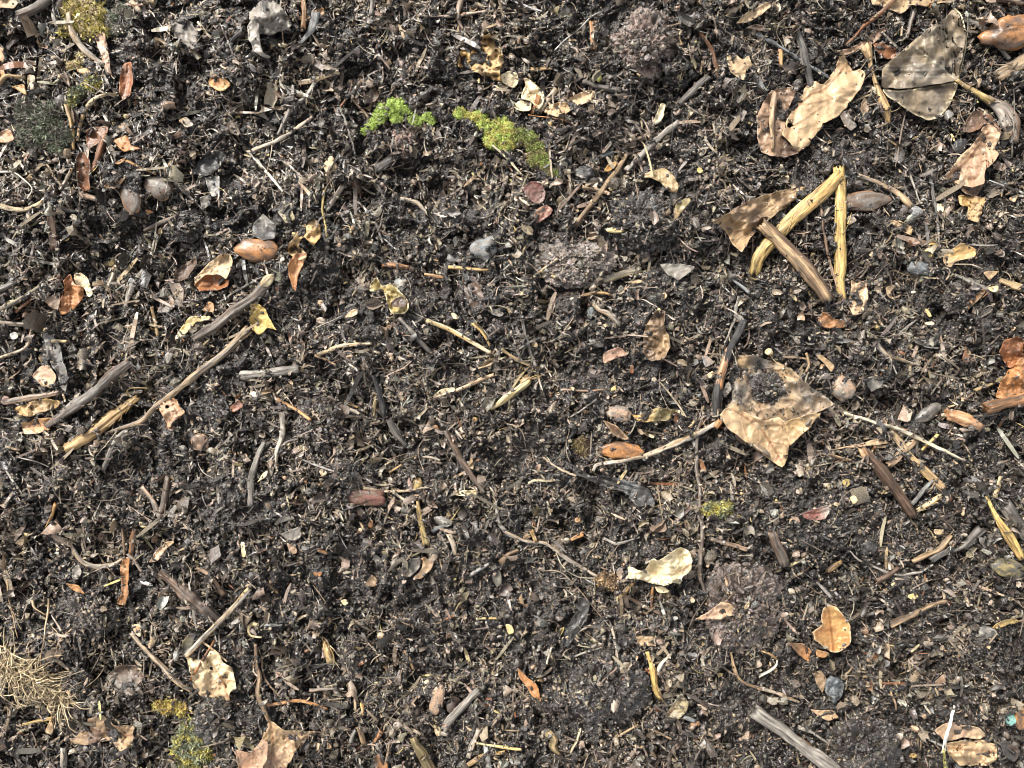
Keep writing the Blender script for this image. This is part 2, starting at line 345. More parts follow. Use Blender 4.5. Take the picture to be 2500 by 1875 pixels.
def sph(nu, nv):
    th = np.linspace(0, math.pi, nv + 1)[1:-1]; ph = np.linspace(0, 2 * math.pi, nu, endpoint=False)
    V = np.stack([(np.sin(th)[:, None] * np.cos(ph)).ravel(), (np.sin(th)[:, None] * np.sin(ph)).ravel(), np.repeat(np.cos(th), nu)], 1)
    V = np.vstack([V, [[0, 0, 1], [0, 0, -1]]]); m = nv - 1
    i = np.arange(m - 1)[:, None] * nu; j = np.arange(nu)[None]; j2 = (j + 1) % nu
    F = np.stack([i + j, i + nu + j, i + nu + j2, i + j2], 2).reshape(-1, 4); k = m * nu; jj = np.arange(nu)
    T = np.vstack([np.stack([jj * 0 + k, jj, (jj + 1) % nu], 1), np.stack([jj * 0 + k + 1, (m - 1) * nu + (jj + 1) % nu, (m - 1) * nu + jj], 1)])
    return V, F, T
ICO = None
def crumb_cloud(n, cen, nor, size, cols, detail=0):
    """n angular crumbs: returns V,T,C"""
    ph = (1 + 5 ** .5) / 2
    iv = np.array([(-1, ph, 0), (1, ph, 0), (-1, -ph, 0), (1, -ph, 0), (0, -1, ph), (0, 1, ph), (0, -1, -ph), (0, 1, -ph), (ph, 0, -1), (ph, 0, 1), (-ph, 0, -1), (-ph, 0, 1)], float); iv /= np.linalg.norm(iv[0])
    it = np.array([(0,11,5),(0,5,1),(0,1,7),(0,7,10),(0,10,11),(1,5,9),(5,11,4),(11,10,2),(10,7,6),(7,1,8),(3,9,4),(3,4,2),(3,2,6),(3,6,8),(3,8,9),(4,9,5),(2,4,11),(6,2,10),(8,6,7),(9,8,1)])
    v = iv[None] * rng.uniform(.55, 1.35, (n, 12, 1)) * rng.uniform(.45, 1.25, (n, 1, 3))
    R = rot(n); v = np.einsum('nij,nkj->nki', R, v) * size[:, None, None] + cen[:, None]
    T = it[None] + (np.arange(n) * 12)[:, None, None]
    return v.reshape(-1, 3), T.reshape(-1, 3), np.repeat(cols, 12, 0)
def rot(n, tilt=None):
    a = rng.uniform(0, 2 * math.pi, n); b = rng.uniform(0, math.pi, n) if tilt is None else tilt; c = rng.uniform(0, 2 * math.pi, n)
    ca, sa, cb, sb, cc, s_ = np.cos(a), np.sin(a), np.cos(b), np.sin(b), np.cos(c), np.sin(c); z = a * 0; o = z + 1
    A = np.array([[ca, -sa, z], [sa, ca, z], [z, z, o]]); B = np.array([[o, z, z], [z, cb, -sb], [z, sb, cb]]); Cc = np.array([[cc, -s_, z], [s_, cc, z], [z, z, o]])
    A, B, Cc = [np.moveaxis(q, 2, 0) for q in (A, B, Cc)]; return A @ B @ Cc
def b_blob(name, px, py, rx, ry, ang, c1, c2, parent=None, m='seed', flat=0.55, lump=0.08, seam=0, lift=0.2, dirt=0.2, keep=0.05, sharp=0, knob=0):
    sd = nseed(); mr = max(rx, ry); nu = 36 if mr > 14 else 18; V, F, T = sph(nu, nu // 2 + 2)
    d = V.copy(); r = 1 + lump * 2 * fbm(d[:, 0] * 1.3 + sd, d[:, 1] * 1.3, d[:, 2] * 1.3, oct=3, seed=sd)
    if knob: r = r + knob * np.abs(fbm(d[:, 0] * 4 + sd, d[:, 1] * 4, d[:, 2] * 4, oct=2, seed=sd + 2))
    if sharp: r = r * (1 + sharp * np.abs(d[:, 0]) ** 4)
    V = V * r[:, None]
    mix = np.clip(.5 + fbm(d[:, 0] * 2 + sd, d[:, 1] * 2, d[:, 2] * 2, oct=3, seed=sd + 4), 0, 1)[:, None]; col = c1 * (1 - mix) + c2 * mix
    if seam:
        rim = np.exp(-((d[:, 2] - 0.05) / 0.16) ** 2); V[:, :2] *= (1 + 0.10 * rim)[:, None]; col = col * (1 - rim[:, None] * .6) + PAL['orange'] * .6 * rim[:, None]
    ca, sa = math.cos(ang), math.sin(ang); x = V[:, 0] * rx; y = V[:, 1] * ry
    X = (x * ca - y * sa) * S; Y = -(x * sa + y * ca) * S; Z = V[:, 2] * min(rx, ry) * flat * S
    g = max(float(samp(HS, px, py)), float(samp(ITEM, px, py))); zc = g + min(rx, ry) * flat * S * .45 + lift * 1e-3; x0, y0 = P(px, py, zc)
    col = dirty(col, x + sd, y, V[:, 2] * rx, dirt, sd); W_ = np.stack([X + x0, Y + y0, Z + zc], 1)
    up = V[:, 2] > 0; splat(px + (x * ca - y * sa)[up] * .9, py + (x * sa + y * ca)[up] * .9, W_[up, 2], keep); splat(px + (x * ca - y * sa)[up] * .5, py + (x * sa + y * ca)[up] * .5, W_[up, 2], keep)
    if m == 'stone' or m == 'crumb': pass
    return finish(name, W_, [F, T[:, ::-1] if False else T], col, np.stack([X, Y, Z], 1) + sd * .01, m, True, parent)
def litter_cols(n, px, py, pale=1.0, hue=None):
    pale = pale * np.clip(1 + 1.1 * fbm(px / 60, py / 60, oct=3, seed=533), .15, 2.2)
    dry = np.clip(.45 - (px - 1250) / 4200 - (py - 940) / 9000 + .35 * fbm(px / 260, py / 260, oct=3, seed=501), 0.05, 1)  # drier litter colour, paler towards the upper left to imitate brighter light there
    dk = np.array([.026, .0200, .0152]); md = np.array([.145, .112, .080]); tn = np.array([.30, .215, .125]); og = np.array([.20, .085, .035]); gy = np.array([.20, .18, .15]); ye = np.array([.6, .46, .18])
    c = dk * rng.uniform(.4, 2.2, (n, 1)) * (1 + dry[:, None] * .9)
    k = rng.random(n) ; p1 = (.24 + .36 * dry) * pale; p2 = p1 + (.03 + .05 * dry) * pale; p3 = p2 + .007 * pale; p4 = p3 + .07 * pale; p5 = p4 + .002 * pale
    s = k < p1; c[s] = md * rng.uniform(.6, 1.9, (s.sum(), 1))
    s = (k >= p1) & (k < p2); c[s] = tn * rng.uniform(.35, 1.25, (s.sum(), 1))
    s = (k >= p2) & (k < p3); c[s] = og * rng.uniform(.4, 1.2, (s.sum(), 1))
    s = (k >= p3) & (k < p4); c[s] = gy * rng.uniform(.4, 1.3, (s.sum(), 1))
    s = (k >= p4) & (k < p5); c[s] = ye * rng.uniform(.6, 1.2, (s.sum(), 1))
    return c * rng.uniform(.93, 1.07, (n, 3))
def b_clod(name, px, py, rx, ry, tone=1.0, lift=0, warm=0):
    sd = nseed(); nu = 110; V, F, T = sph(nu, 60); d = V.copy()
    r = 1 + .22 * fbm(d[:, 0] * 1.4 + sd, d[:, 1] * 1.4, d[:, 2] * 1.4, oct=3, seed=sd) + .22 * (.4 - np.abs(fbm(d[:, 0] * 5 + sd, d[:, 1] * 5, d[:, 2] * 5, oct=3, seed=sd + 2))) + .05 * fbm(d[:, 0] * 16, d[:, 1] * 16, d[:, 2] * 16, oct=2, seed=sd + 3)
    V = V * r[:, None]; hz = min(rx, ry) * .95
    x, y = V[:, 0] * rx, V[:, 1] * ry; zc = max(float(samp(HS2, px, py)), float(samp(ITEM, px, py))) - hz * S * .28 + lift * 1e-3
    Z = zc + V[:, 2] * hz * S; X, Y = P(px + x, py + y, Z)
    base = PAL['soil'] * (2.2 * tone ** 2) * np.array([.95, 1.03, 1.05]); c = base * (1 + .8 * fbm(d[:, 0] * 6 + sd, d[:, 1] * 6, d[:, 2] * 6, oct=3, seed=sd + 4))[:, None] * np.array([1 + .3 * warm, 1, 1 - .1 * warm])
    up = V[:, 2] > .1; splat(px + x[up], py + y[up], Z[up], .55)
    Vs, Fs, Cs = [np.stack([X, Y, Z], 1)], [F, T], [np.clip(c, .004, 1)]
    k = int(rx * ry * .08); i = rng.choice(np.where(V[:, 2] > -.05)[0], k); q = Vs[0][i] + rng.normal(0, .0004, (k, 3))
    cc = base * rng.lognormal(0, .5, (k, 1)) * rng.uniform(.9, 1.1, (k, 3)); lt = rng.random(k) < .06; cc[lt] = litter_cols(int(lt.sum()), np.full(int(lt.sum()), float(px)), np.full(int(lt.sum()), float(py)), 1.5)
    v, t, c2 = crumb_cloud(k, q, None, np.minimum(rng.lognormal(math.log(.00045), .6, k), .0012), cc); off = len(Vs[0]); Vs.append(v); Fs.append(t + off); Cs.append(c2)
    V = np.vstack(Vs); return finish(name, V, Fs, np.vstack(Cs), V, 'crumb', False, None)
def blades(n, p, size, c, up=0.5, wid=.28):
    """curved tapering leaflets, 2 quads each"""
    d = rng.normal(0, 1, (n, 3)); d[:, 2] = np.abs(d[:, 2]) * up + .1; d /= np.linalg.norm(d, axis=1)[:, None]
    s = np.cross(d, rng.normal(0, 1, (n, 3))); s /= np.linalg.norm(s, axis=1)[:, None] + 1e-9; L = size[:, None]; bend = np.cross(s, d) * L * rng.uniform(-.4, .4, (n, 1))
    w = L * wid; a = p; m_ = p + d * L * .55; e = p + d * L + bend
    V = np.stack([a - s * w * .5, a + s * w * .5, m_ + s * w * .45, m_ - s * w * .45, e], 1).reshape(-1, 3); b = np.arange(n)[:, None] * 5
    return V, b + np.array([[0, 1, 2, 3]]), b + np.array([[3, 2, 4]]), np.repeat(c, 5, 0)
def b_moss(name, circles, c1, c2, parent=None, dens=1.0, ln=.0013, hgt=.5, keep=.12, fuzz=.5):
    sd = nseed(); Vs, Fs, Cs, off = [], [], [], 0
    for (px, py, r) in circles:
        r *= 1.2
        V, F, T = sph(26, 14); d = V.copy(); V = V * (1 + .3 * fbm(d[:, 0] * 2 + sd + px, d[:, 1] * 2, d[:, 2] * 2, oct=3, seed=sd))[:, None]
        zc = float(samp(HS, px, py)) + .0008; Z = zc + V[:, 2] * r * hgt * S; X, Y = P(px + V[:, 0] * r, py + V[:, 1] * r, Z); W_ = np.stack([X, Y, Z], 1)
        mix = np.clip(.5 + fbm(d[:, 0] * 3 + px, d[:, 1] * 3, d[:, 2] * 3, oct=2, seed=sd + 2), 0, 1)[:, None]; c = (c1 * (1 - mix) + c2 * mix) * .7
        Vs.append(W_); Fs += [F + off, T + off]; Cs.append(c); off += len(W_); splat(px + V[:, 0] * r, py + V[:, 1] * r, Z, keep); splat(px + V[:, 0] * r * .5, py + V[:, 1] * r * .5, Z, keep)
        n = int(r * r * 4 * dens); i = rng.integers(0, len(W_), n * 2); i = i[V[i, 2] > -.3][:n]; n = len(i)
        mixn = np.clip(.5 + 1.2 * fbm(X[i] * 600, Y[i] * 600, oct=2, seed=sd + 5) + rng.normal(0, .2, n), 0, 1)[:, None]
        cc = (c1 * (1 - mixn) + c2 * mixn) * rng.uniform(.6, 1.5, (n, 1))
        dk = rng.random(n) < .12; cc[dk] = PAL['soil'] * 2
        v, f, t, c = blades(n, W_[i] + rng.normal(0, .0002, (n, 3)), rng.lognormal(math.log(ln), .35, n), cc, up=.7, wid=.22 + .1 * (1 - fuzz)); Vs.append(v); Fs += [f + off, t + off]; Cs.append(c); off += len(v)
    V = np.vstack(Vs); return finish(name, V, Fs, np.vstack(Cs), V, 'moss', False, parent)
def b_tuft(name, paths, c1, c2, parent=None, r=1.6, keep=.3, m='straw', hz=2.0):
    sd = nseed(); Vs, Fs, Cs, Gs, off = [], [], [], [], 0
    for i, p in enumerate(paths):
        path = spline(p, 4); n = len(path); t = np.linspace(0, 1, n); z = samp(HS, path[:, 0], path[:, 1]); z = movavg(z, n // 3 + 1)
        v, f, tt, c, g, nt_ = tube_arrays(path, [r * rng.uniform(.6, 1.2), r * .4], c1, c2, seed=sd + i, ns=5, rest=False, dirt=.1, rough=.2)
        zz = z + .0018 + hz * 1e-3 * rng.random() * np.sin(t * math.pi * rng.uniform(.7, 1)) ; zz = np.repeat(zz, 5); zz = np.concatenate([zz, [zz[0], zz[-1]]])
        v[:, 2] += zz; Vs.append(v); Fs += [f + off, tt + off]; Cs.append(c * rng.uniform(.6, 1.25)); Gs.append(g); off += len(v); splat(path[:, 0], path[:, 1], nt_[2] * 0 + z + .001, keep)
    return finish(name, np.vstack(Vs), Fs, np.vstack(Cs), np.vstack(Gs), m, True, parent)
# ------------------------------------------------------------------ what lies in the photograph: kind|name|tile|points|look|label
# tile 'cr': column c, row r of 640-pixel close-ups of the photograph (2.592 units per pixel); F: whole photograph at 2212 wide
DATA = '''
K|soil_clod|20|880,270|r=215/200 t=1.9 w=.5|broad pale brown soil clod at the top right of centre, right of the white sliver
K|soil_clod|20|850,1420|r=235/190 t=.9|ball of dark soil with an olive leaf wrapped round its top
K|soil_clod|21|420,60|r=250/150 t=2.1|flat greyish soil clod just below the dark soil ball
K|soil_clod|22|650,1150|r=230/235 t=1|large rounded dark clod near the bottom right of centre
K|soil_clod|32|650,1530|r=240/190 t=1|wide wet black clod at the bottom edge right of the thick stick
K|soil_clod|22|1480,650|r=230/260 t=1.5 w=.4|brown lumpy clod left of the orange cup-shaped leaf
K|soil_clod|11|430,1080|r=190/170 t=1.0 w=.5|soft brown clod left of centre with tan shreds along its left side
K|soil_clod|02|560,700|r=190/170 t=1.2|dark soil lump above the fibrous root tuft
K|soil_clod|02|1390,1370|r=170/140 t=.9|black clod below the crumpled pale leaf at the bottom left
K|soil_clod|02|480,1130|r=110/110 t=1|small dark clod at the right end of the fibrous root tuft
K|soil_clod|31|170,180|r=150/110 t=.9|dark clod in the angle between the two yellow straws
K|soil_clod|31|1240,280|r=90/95 t=1.3|small olive grey clod right of the bent straw
K|soil_clod|10|960,900|r=90/90 t=1.8 w=1|small brown clod under the bright green moss with an orange fleck on top
K|soil_clod|31|630,600|r=80/70 t=1.8|small rounded brown clod above the grey star-shaped leaf scrap
K|soil_clod|00|1170,1420|r=130/100 t=.9|dark clod left of the pale leaf cluster at the upper left
K|soil_clod|11|560,1390|r=110/100 t=1|small dark clod above the glossy brown pod
K|soil_clod|12|600,950|r=70/130 t=1.7|narrow grey clod right of the yellow straw brush
K|soil_clod|32|370,150|r=200/120 t=.8|dark clod under the short bark stub at the lower right
M|moss_patch|10|700,830,20 745,795,28 790,745,36 830,700,42 880,670,40 935,665,36 970,690,26 905,740,34|c=lime/lime ln=.55|bright green moss patch, the left one of the two in the upper middle
M|moss_patch|10|1010,755,28 1045,770,26 1100,740,26 1125,765,22|c=lime/green ln=.55|small scrap of green moss between the two larger green moss patches
M|moss_patch|10|1300,715,30 1340,735,24 1400,740,28 1440,735,30 1450,780,32 1500,830,38 1560,800,50 1600,840,56 1530,880,56 1600,910,42|c=lime/ymoss ln=.55|long yellow-green moss patch running down to the right in the upper middle
M|moss_patch|20|60,860,46 130,880,48 180,940,46 210,1000,40 170,1010,40 235,1050,26 270,1090,24 305,1105,20|c=green/olive ln=.6|dark tail end of the green moss running to the reddish leaves
M|moss_patch|00|430,60,40 500,50,50 560,80,60 610,110,50 520,130,60 450,170,45 560,190,50 640,190,45 400,200,22|c=ymoss/cream ln=1.3|pale yellow mossy crust at the top left, behind the curved twig
M|moss_patch|00|760,70,32 720,120,36 740,180,30 690,150,30|c=gmoss/lgrey ln=.9|small grey-green moss bit at the top left beside the pale yellow crust
M|moss_patch|00|510,360,18 500,410,26 450,420,20|c=ymoss/cream ln=1|small yellow lichen scrap below the curved twig
M|moss_patch|00|590,530,34 480,600,28 460,650,22 520,570,20|c=ymoss/gmoss ln=1.2|olive moss strand left of the arched tan stem
M|moss_patch|00|170,720,60 240,750,70 330,740,70 270,830,90 370,860,70 180,850,60|c=gmoss/grey ln=1.2|grey-green mossy lump at the left near the top
M|moss_patch|02|1000,1265,24 1050,1275,32 1100,1270,34 1150,1290,28|c=ymoss/yellow ln=1|yellow-green moss strip below the crumpled pale leaf
M|moss_patch|02|1190,1400,44 1160,1480,46 1150,1560,46 1210,1630,60 1250,1470,60 1270,1560,55|c=ymoss/gmoss ln=1|yellow and grey-green moss lump at the bottom edge on the left
M|moss_patch|22|1280,20,36 1340,25,38 1380,10,30|c=ymoss/gmoss ln=1|olive moss bit beside the top of the long thin dark twig
M|moss_patch|21|470,1200,34 470,1250,30 440,1210,24|c=brown/olive ln=.8|small fuzzy brown moss bit above the dark feathery leaf
M|moss_patch|22|600,470,38 650,480,40 690,500,26|c=tan/brown ln=.9|fuzzy orange-brown moss bit on the root beside the cream leaf
L|leaf_fragment|00|-20,-20 140,-20 95,50 -20,45|c=pink/tan|brown leaf corner at the very top left
S|twig|00|130,90 230,50 330,-20|r=26/28 c=grey/brown|thick grey-brown twig entering at the top left corner
S|twig|00|390,-20 345,90 365,175|r=20/16 c=lgrey/brown|short greyish twig right of the thick one in the top left corner
S|twig|00|430,95 455,190 520,300 600,370 660,405|r=16/24/20/14 c=lgrey/tan|curved tan twig crossing the pale yellow crust
L|leaf|00|600,240 660,195 680,300 695,390 705,480 665,450 630,330|c=pink/brown cup=-.4|reddish brown pointed leaf beside the curved tan twig
L|leaf|00|1080,170 1150,95 1200,130 1250,200 1262,322 1200,305 1110,240|c=grey/brown cup=.8|grey-brown curled leaf left of the grey papery husk
L|leaf_scrap|00|1315,510 1350,470 1420,495 1462,530 1410,578 1370,570 1330,540|c=orange/yellow cup=.5 dirt=.1|small bright orange leaf scrap at the upper left
L|leaf|00|-20,290 20,300 22,400 28,500 -20,540|c=orange/tan cup=1|tan curled leaf cut by the left edge near the top
S|stem|00|-10,530 40,480 100,485 160,490|r=13/11 c=tan/straw bow=2|arched tan stem at the left edge near the top
L|leaf_scrap|00|70,550 150,530 172,605 110,572|c=straw/orange|yellow leaf scrap below the arched tan stem at the left edge
L|leaf_scrap|00|175,470 222,480 212,572 180,560|c=cream/tan|pale leaf scrap right of the arched tan stem at the left edge
L|leaf_scrap|00|480,440 530,430 580,440 560,470 500,462|c=orange/straw|flat orange scrap below the curved tan twig
L|leaf|00|780,400 830,385 842,500 830,600 780,640 752,590 758,500|c=rust/dbrown cup=.9 grain=1|narrow rusty brown leaf standing right of the reddish pointed leaf
S|stem|00|420,670 455,800 467,945|r=15/13/9 c=tan/straw|tan stem right of the grey-green mossy lump
S|stem|00|540,700 510,780 490,890|r=12/10/8 c=tan/straw|shorter tan stem next to the one by the grey-green lump
S|stem|00|550,672 600,622 680,597 742,602|r=11/10/9 c=tan/cream bow=3|thin arched stem above the brown curled leaves at the upper left
L|leaf|00|550,815 610,800 690,800 680,860 620,905 560,950 545,880|c=rust/brown cup=.8|brown leaf in the upper left cluster, above the dark curled one
L|leaf|00|480,1000 520,955 560,970 575,1050 562,1140 572,1200 530,1215 490,1160|c=rust/dbrown cup=1.5|dark reddish curled leaf in the upper left cluster
S|rolled_leaf|00|655,890 620,980 582,1075|r=24/22/16 c=brown/rust|rolled brown leaf like a small tube in the upper left cluster
L|leaf|00|712,890 800,850 830,920 895,945 840,950 780,962 735,920|c=orange/rust cup=.6 dirt=.1|reddish orange pointed leaf in the upper left cluster
L|leaf_scrap|00|900,985 975,990 930,1058|c=pink/grey|triangular pinkish grey scrap below the reddish orange leaf
L|leaf_scrap|00|708,1030 790,998 802,1010 742,1045|c=orange/tan cup=1|narrow orange scrap under the reddish orange leaf
E|seed_pod|00|830,1235|r=120/55 a=78 c=brown/grey seam=1 flat=.45|long brown seed pod with an orange rim at the upper left
E|stone|00|1010,1185|r=92/66 a=10 c=grey/brown m=stone|greyish pebble with an orange-brown side, right of the long seed pod
L|leaf|00|1195,1100 1250,1030 1310,955 1400,950 1435,990 1380,1080 1300,1112|c=black/dgrey cup=1.2 pleat=1|black folded leaf at the upper left
L|leaf_scrap|00|1300,1118 1392,1110 1386,1240 1340,1250 1310,1182|c=blue/lgrey cup=.3|bluish grey leaf scrap under the black folded leaf
L|leaf_scrap|00|1260,1250 1320,1230 1335,1290 1282,1335|c=grey/lgrey|small grey scrap left of the bluish grey one
T|root|00|-10,1090 100,1098 165,1140 220,1200 188,1262|r=7 c=white/cream|thin white root bending in from the left edge
S|root|00|-10,1300 80,1322 180,1322 265,1282|r=17/15/12 c=tan/cream side=4|yellowish woody root below the thin white root at the left edge
S|twig|00|388,1198 452,1068|r=10 c=lgrey/tan|short straight twig below the tan stems at the upper left
S|twig|00|300,1040 340,1110 392,1172|r=7 c=grey/tan|thin twig meeting the short straight one at the upper left
S|stem|00|803,1018 890,1060 985,1102|r=8/6 c=straw/orange|thin orange-brown stem above the greyish pebble
S|twig|00|812,1350 718,1425|r=8 c=grey/lgrey|short grey twig below the long seed pod
S|twig|00|920,1462 1010,1415 1115,1365|r=14/12/10 c=grey/brown|grey-brown twig lying right below the long seed pod
S|wood_chip|00|1092,1030 1030,1085|r=16/9 c=tan/brown flat=.5|tan wood splinter above the greyish pebble
E|seed|00|417,1506|r=24/19 a=0 c=yellow/cream lump=.04 dirt=0|round yellow seed at the left, below the yellowish woody root
E|seed|00|798,736|r=17/15 a=0 c=yellow/cream lump=.04 dirt=0|tiny yellow seed above the brown leaf cluster at the upper left
S|wood_chip|00|318,1330 330,1450 345,1570|r=30/28 c=dbrown/brown flat=.4|dark brown bark strip left of the upper left seed pod
L|leaf_scrap|00|650,1180 700,1148 800,1118 760,1170 690,1212|c=tan/orange|tan torn scrap left of the long seed pod
S|twig|00|1252,140 1290,190 1338,243|r=7 c=cream/tan|small pale splinter right of the grey-brown curled leaf
S|wood_chip|00|512,1222 605,1262|r=17 c=pink/grey flat=.5|flat pinkish chip below the dark reddish curled leaf
L|leaf_scrap|00|1130,760 1180,740 1232,790 1175,812|c=tan/lgrey|blunt tan scrap above the black folded leaf
S|wood_chip|00|820,-10 885,75|r=18/20 c=lgrey/tan flat=.5|pale grey chip at the top edge left of the papery husk
L|leaf_scrap|00|910,1325 945,1328 978,1345 940,1352|c=orange/tan|small orange sliver right of the long seed pod
L|leaf_scrap|00|-20,840 60,810 92,880 40,905 -20,900|c=pink/orange|pinkish orange scrap at the left edge below the grey-green lump
L|leaf_scrap|00|350,225 310,225 320,275 345,262|c=cream/tan|small cream scrap left of the curved tan twig
L|husk|10|-22,60 0,40 40,5 100,0 150,15 200,70 248,155 180,190 100,222 20,205 -30,140|as=shell c=lgrey/grey cup=-2.6 wr=1.4 thick=.6 lift=3 dirt=.3 pleat=2|crumpled pale grey papery husk at the top left of centre
+L|torn_flap|00|1560,170 1600,105 1640,150 1640,230 1660,330 1715,360 1690,372 1610,330 1570,250|c=lgrey/grey cup=-1.2 thick=.5 lift=1.5|
S|stem|10|308,-15 320,80 312,172|r=16/15/17 c=orange/tan|short orange-brown stem at the top edge beside the grey husk
L|leaf_scrap|10|245,120 350,80 440,48 452,95 400,102 300,125|c=tan/orange cup=.6|tan curled strip crossing behind the orange-brown stem at the top
S|bark_strip|10|392,90 362,180 288,275|r=28/26/12 c=grey/blue flat=.4|grey leathery strip below the orange-brown stem at the top
S|wood_chip|10|290,525 390,505|r=14/16 c=lgrey/tan flat=.5|dull flat chip touching the brighter tan chip right of the husk
S|wood_chip|10|390,502 460,480 532,458|r=19/20 c=tan/cream flat=.45|flat tan wood chip below the grey husk
L|leaf|10|1290,420 1310,320 1370,300 1430,280 1442,220 1478,208 1522,240 1525,290 1580,350 1582,400 1560,450 1572,512 1500,500 1450,480 1390,440|c=straw/paletan cup=.4 wr=2.4 dirt=.15 jag=1.5|crumpled yellow-tan leaf at the top centre
S|twig|10|1030,100 1180,105 1290,100 1380,85 1500,70 1585,75|r=7/8/6 c=lgrey/pink|thin pale twig lying level at the top centre
S|twig|10|1312,-15 1290,100 1328,212|r=20/15/8 c=lgrey/pink|upright pinkish twig crossing the thin level one at the top
S|twig|10|752,-15 745,95|r=16/14 c=grey/lgrey|short grey twig at the top edge left of the level one
S|root|10|-40,960 0,950 130,900 260,820 370,738|r=13/12/9 c=lgrey/tan side=5|long fibrous tan root below the grey husk, the lower of two
S|root|10|402,508 320,620 235,690 190,780 150,850|r=10/14/16/8 c=lgrey/grey side=6|frayed grey root below the grey husk, the upper of two
T|root|10|95,850 90,960 60,1130 30,1230|r=4 c=lgrey/tan|thin grey rootlet hanging down from the fibrous tan root
S|twig|10|545,680 590,800 640,972|r=9/7 c=lgrey/grey|thin grey twig left of the bright green moss
S|twig|10|602,600 660,670 725,745|r=10/8 c=brown/tan|brown splinter left of the tip of the green moss
S|twig|10|622,508 600,600 550,672|r=7 c=rust/brown|thin rust-coloured twig above the grey one left of the moss
L|wood_chip|10|430,1050 488,980 530,1050 522,1080 502,1118 460,1095|c=paletan/tan cup=-.8 thick=1.2 dirt=.15|pale diamond-shaped bark chip left below the green moss
S|wood_chip|10|785,1068 868,1000|r=32/28 c=grey/dgrey flat=.6 side=2|short grey wood block under the small brown clod
S|stem|10|442,1210 432,1330 452,1430 458,1505|r=9/7/8 c=olive/yellow|thin yellow-green stem below the pale bark chip
S|twig|10|552,1180 510,1250 465,1325|r=17/15 c=lgrey/brown|short grey-brown twig right of the yellow-green stem
L|leaf|10|-10,1430 55,1350 140,1420 135,1500 60,1525 -10,1490|c=dgrey/grey cup=.6|dark grey leaf at the edge of the pale leaf cluster left of centre
L|leaf|10|150,1345 200,1300 245,1280 242,1340 262,1390 205,1410|c=olive/lgrey cup=.4|olive grey leaf above the crumpled tan leaf cluster
L|leaf|10|215,1545 262,1480 320,1420 380,1378 430,1440 422,1500 380,1560 345,1520 312,1490 285,1560 332,1610 320,1659 260,1640 220,1600|c=paletan/straw cup=.6 wr=2 dirt=.15|crumpled pale tan leaf above the orange-brown nut
E|nut|10|25,1590|r=134/74 a=4 c=orange/brown m=seed flat=.5 lump=.09 dirt=.3|smooth orange-brown nut left of centre at the upper left
L|leaf_strip|11|213,60 262,-5 342,-5 300,90 272,170 266,238 240,205 217,132|c=rust/orange cup=.9|orange-brown leaf strip hanging below the crumpled pale tan leaf
E|stone|10|1458,1568|r=95/68 a=-15 c=grey/blue m=stone flat=.6 lump=.14|rough grey pebble right of centre near the upper middle
E|stone|10|1262,1632|r=40/30 a=0 c=blue/grey m=stone|small bluish pebble left of the rough grey pebble
S|twig|10|768,1400 815,1535|r=7 c=lgrey/grey|thin straight grey splinter in the upper middle
S|twig|10|1605,1120 1575,1200 1550,1272|r=9/7 c=lgrey/grey|small grey twig below the long green moss patch
S|needle|10|1510,920 1600,1000 1700,1110|r=7/6 c=lgrey/cream|longer pale needle across the tail of the green moss
S|needle|10|1590,952 1690,1045|r=6 c=tan/lgrey|shorter pale needle beside the longer one on the green moss
S|wood_chip|10|630,1115 665,1225|r=34/28 c=brown/dbrown flat=.6 side=3|dark brown chip left below the short grey wood block
S|bark_strip|10|930,1262 1010,1275 1060,1310 1112,1365|r=12/14/9 c=lgrey/tan|curved greyish splinter above centre
L|leaf_scrap|20|-50,470 0,448 62,465 68,520 42,560 0,545 -40,520|c=cream/paletan dirt=.1|small pale leaf scrap at the left end of the tan leaf group at the top
L|leaf|20|95,490 140,498 200,555 225,580 228,650 190,700 150,645 80,628 90,580 112,540|c=paletan/cream cup=.6 wr=1.2 dirt=.1 mid=100,500;190,690|pale tan leaf in the group right of the crumpled yellow-tan leaf
L|leaf_scrap|20|30,672 75,635 150,650 142,702 80,706|c=paletan/cream dirt=.1|pale scrap tucked under the tan leaf group at the top
L|leaf|20|222,705 270,660 330,640 402,652 418,680 380,712 322,740 258,725|c=paletan/tan wr=1.3 dirt=.15 cup=.4|frilled tan leaf at the bottom of the leaf group at the top
L|leaf|20|368,640 420,600 500,572 558,580 522,640 470,665 430,670|c=tan/paletan cup=1.6 dirt=.15|curled tan leaf at the right end of the leaf group at the top
S|stem|20|302,575 260,630 205,708|r=20/18/14 c=tan/lgrey flat=.7|tan stem piece across the leaf group at the top
S|wood_chip|20|188,612 178,660 160,722|r=20/18/12 c=orange/rust flat=.5|bright orange splinter on the leaf group at the top
T|straw|20|298,325 360,270 450,200 520,130 595,95|r=9 c=white/lgrey hz=.5|white sliver of straw lying slantwise at the top
S|bark_strip|20|532,140 545,220 552,312|r=22/28/22 c=brown/orange flat=.4|orange-brown bark strip under the white sliver
E|seed|20|575,490|r=31/18 a=88 c=yellow/lime lump=.03 dirt=0|upright yellow grain near the tan leaf group at the top
S|bark_strip|20|1215,210 1290,320 1335,490|r=12/16/10 c=brown/rust flat=.6|narrow reddish bark strip right of the pale brown clod
L|leaf|20|1385,358 1445,345 1490,382 1522,350 1552,415 1512,440 1500,512 1470,500 1410,462|c=paletan/cream cup=.4 dirt=.1|torn pale leaf scrap at the top right of the pale brown clod
L|leaf_strip|20|965,652 1000,660 985,740 950,787 915,785 940,722|c=cream/lgrey cup=.8 dirt=.1|narrow cream leaf strip below the pale brown clod
S|stem|20|1092,200 1085,240 1102,285|r=8 c=tan/straw|tiny bent tan stem on the right of the pale brown clod
S|wood_chip|20|150,437 280,430|r=13/10 c=tan/straw flat=.5|flat tan chip above the tan leaf group at the top
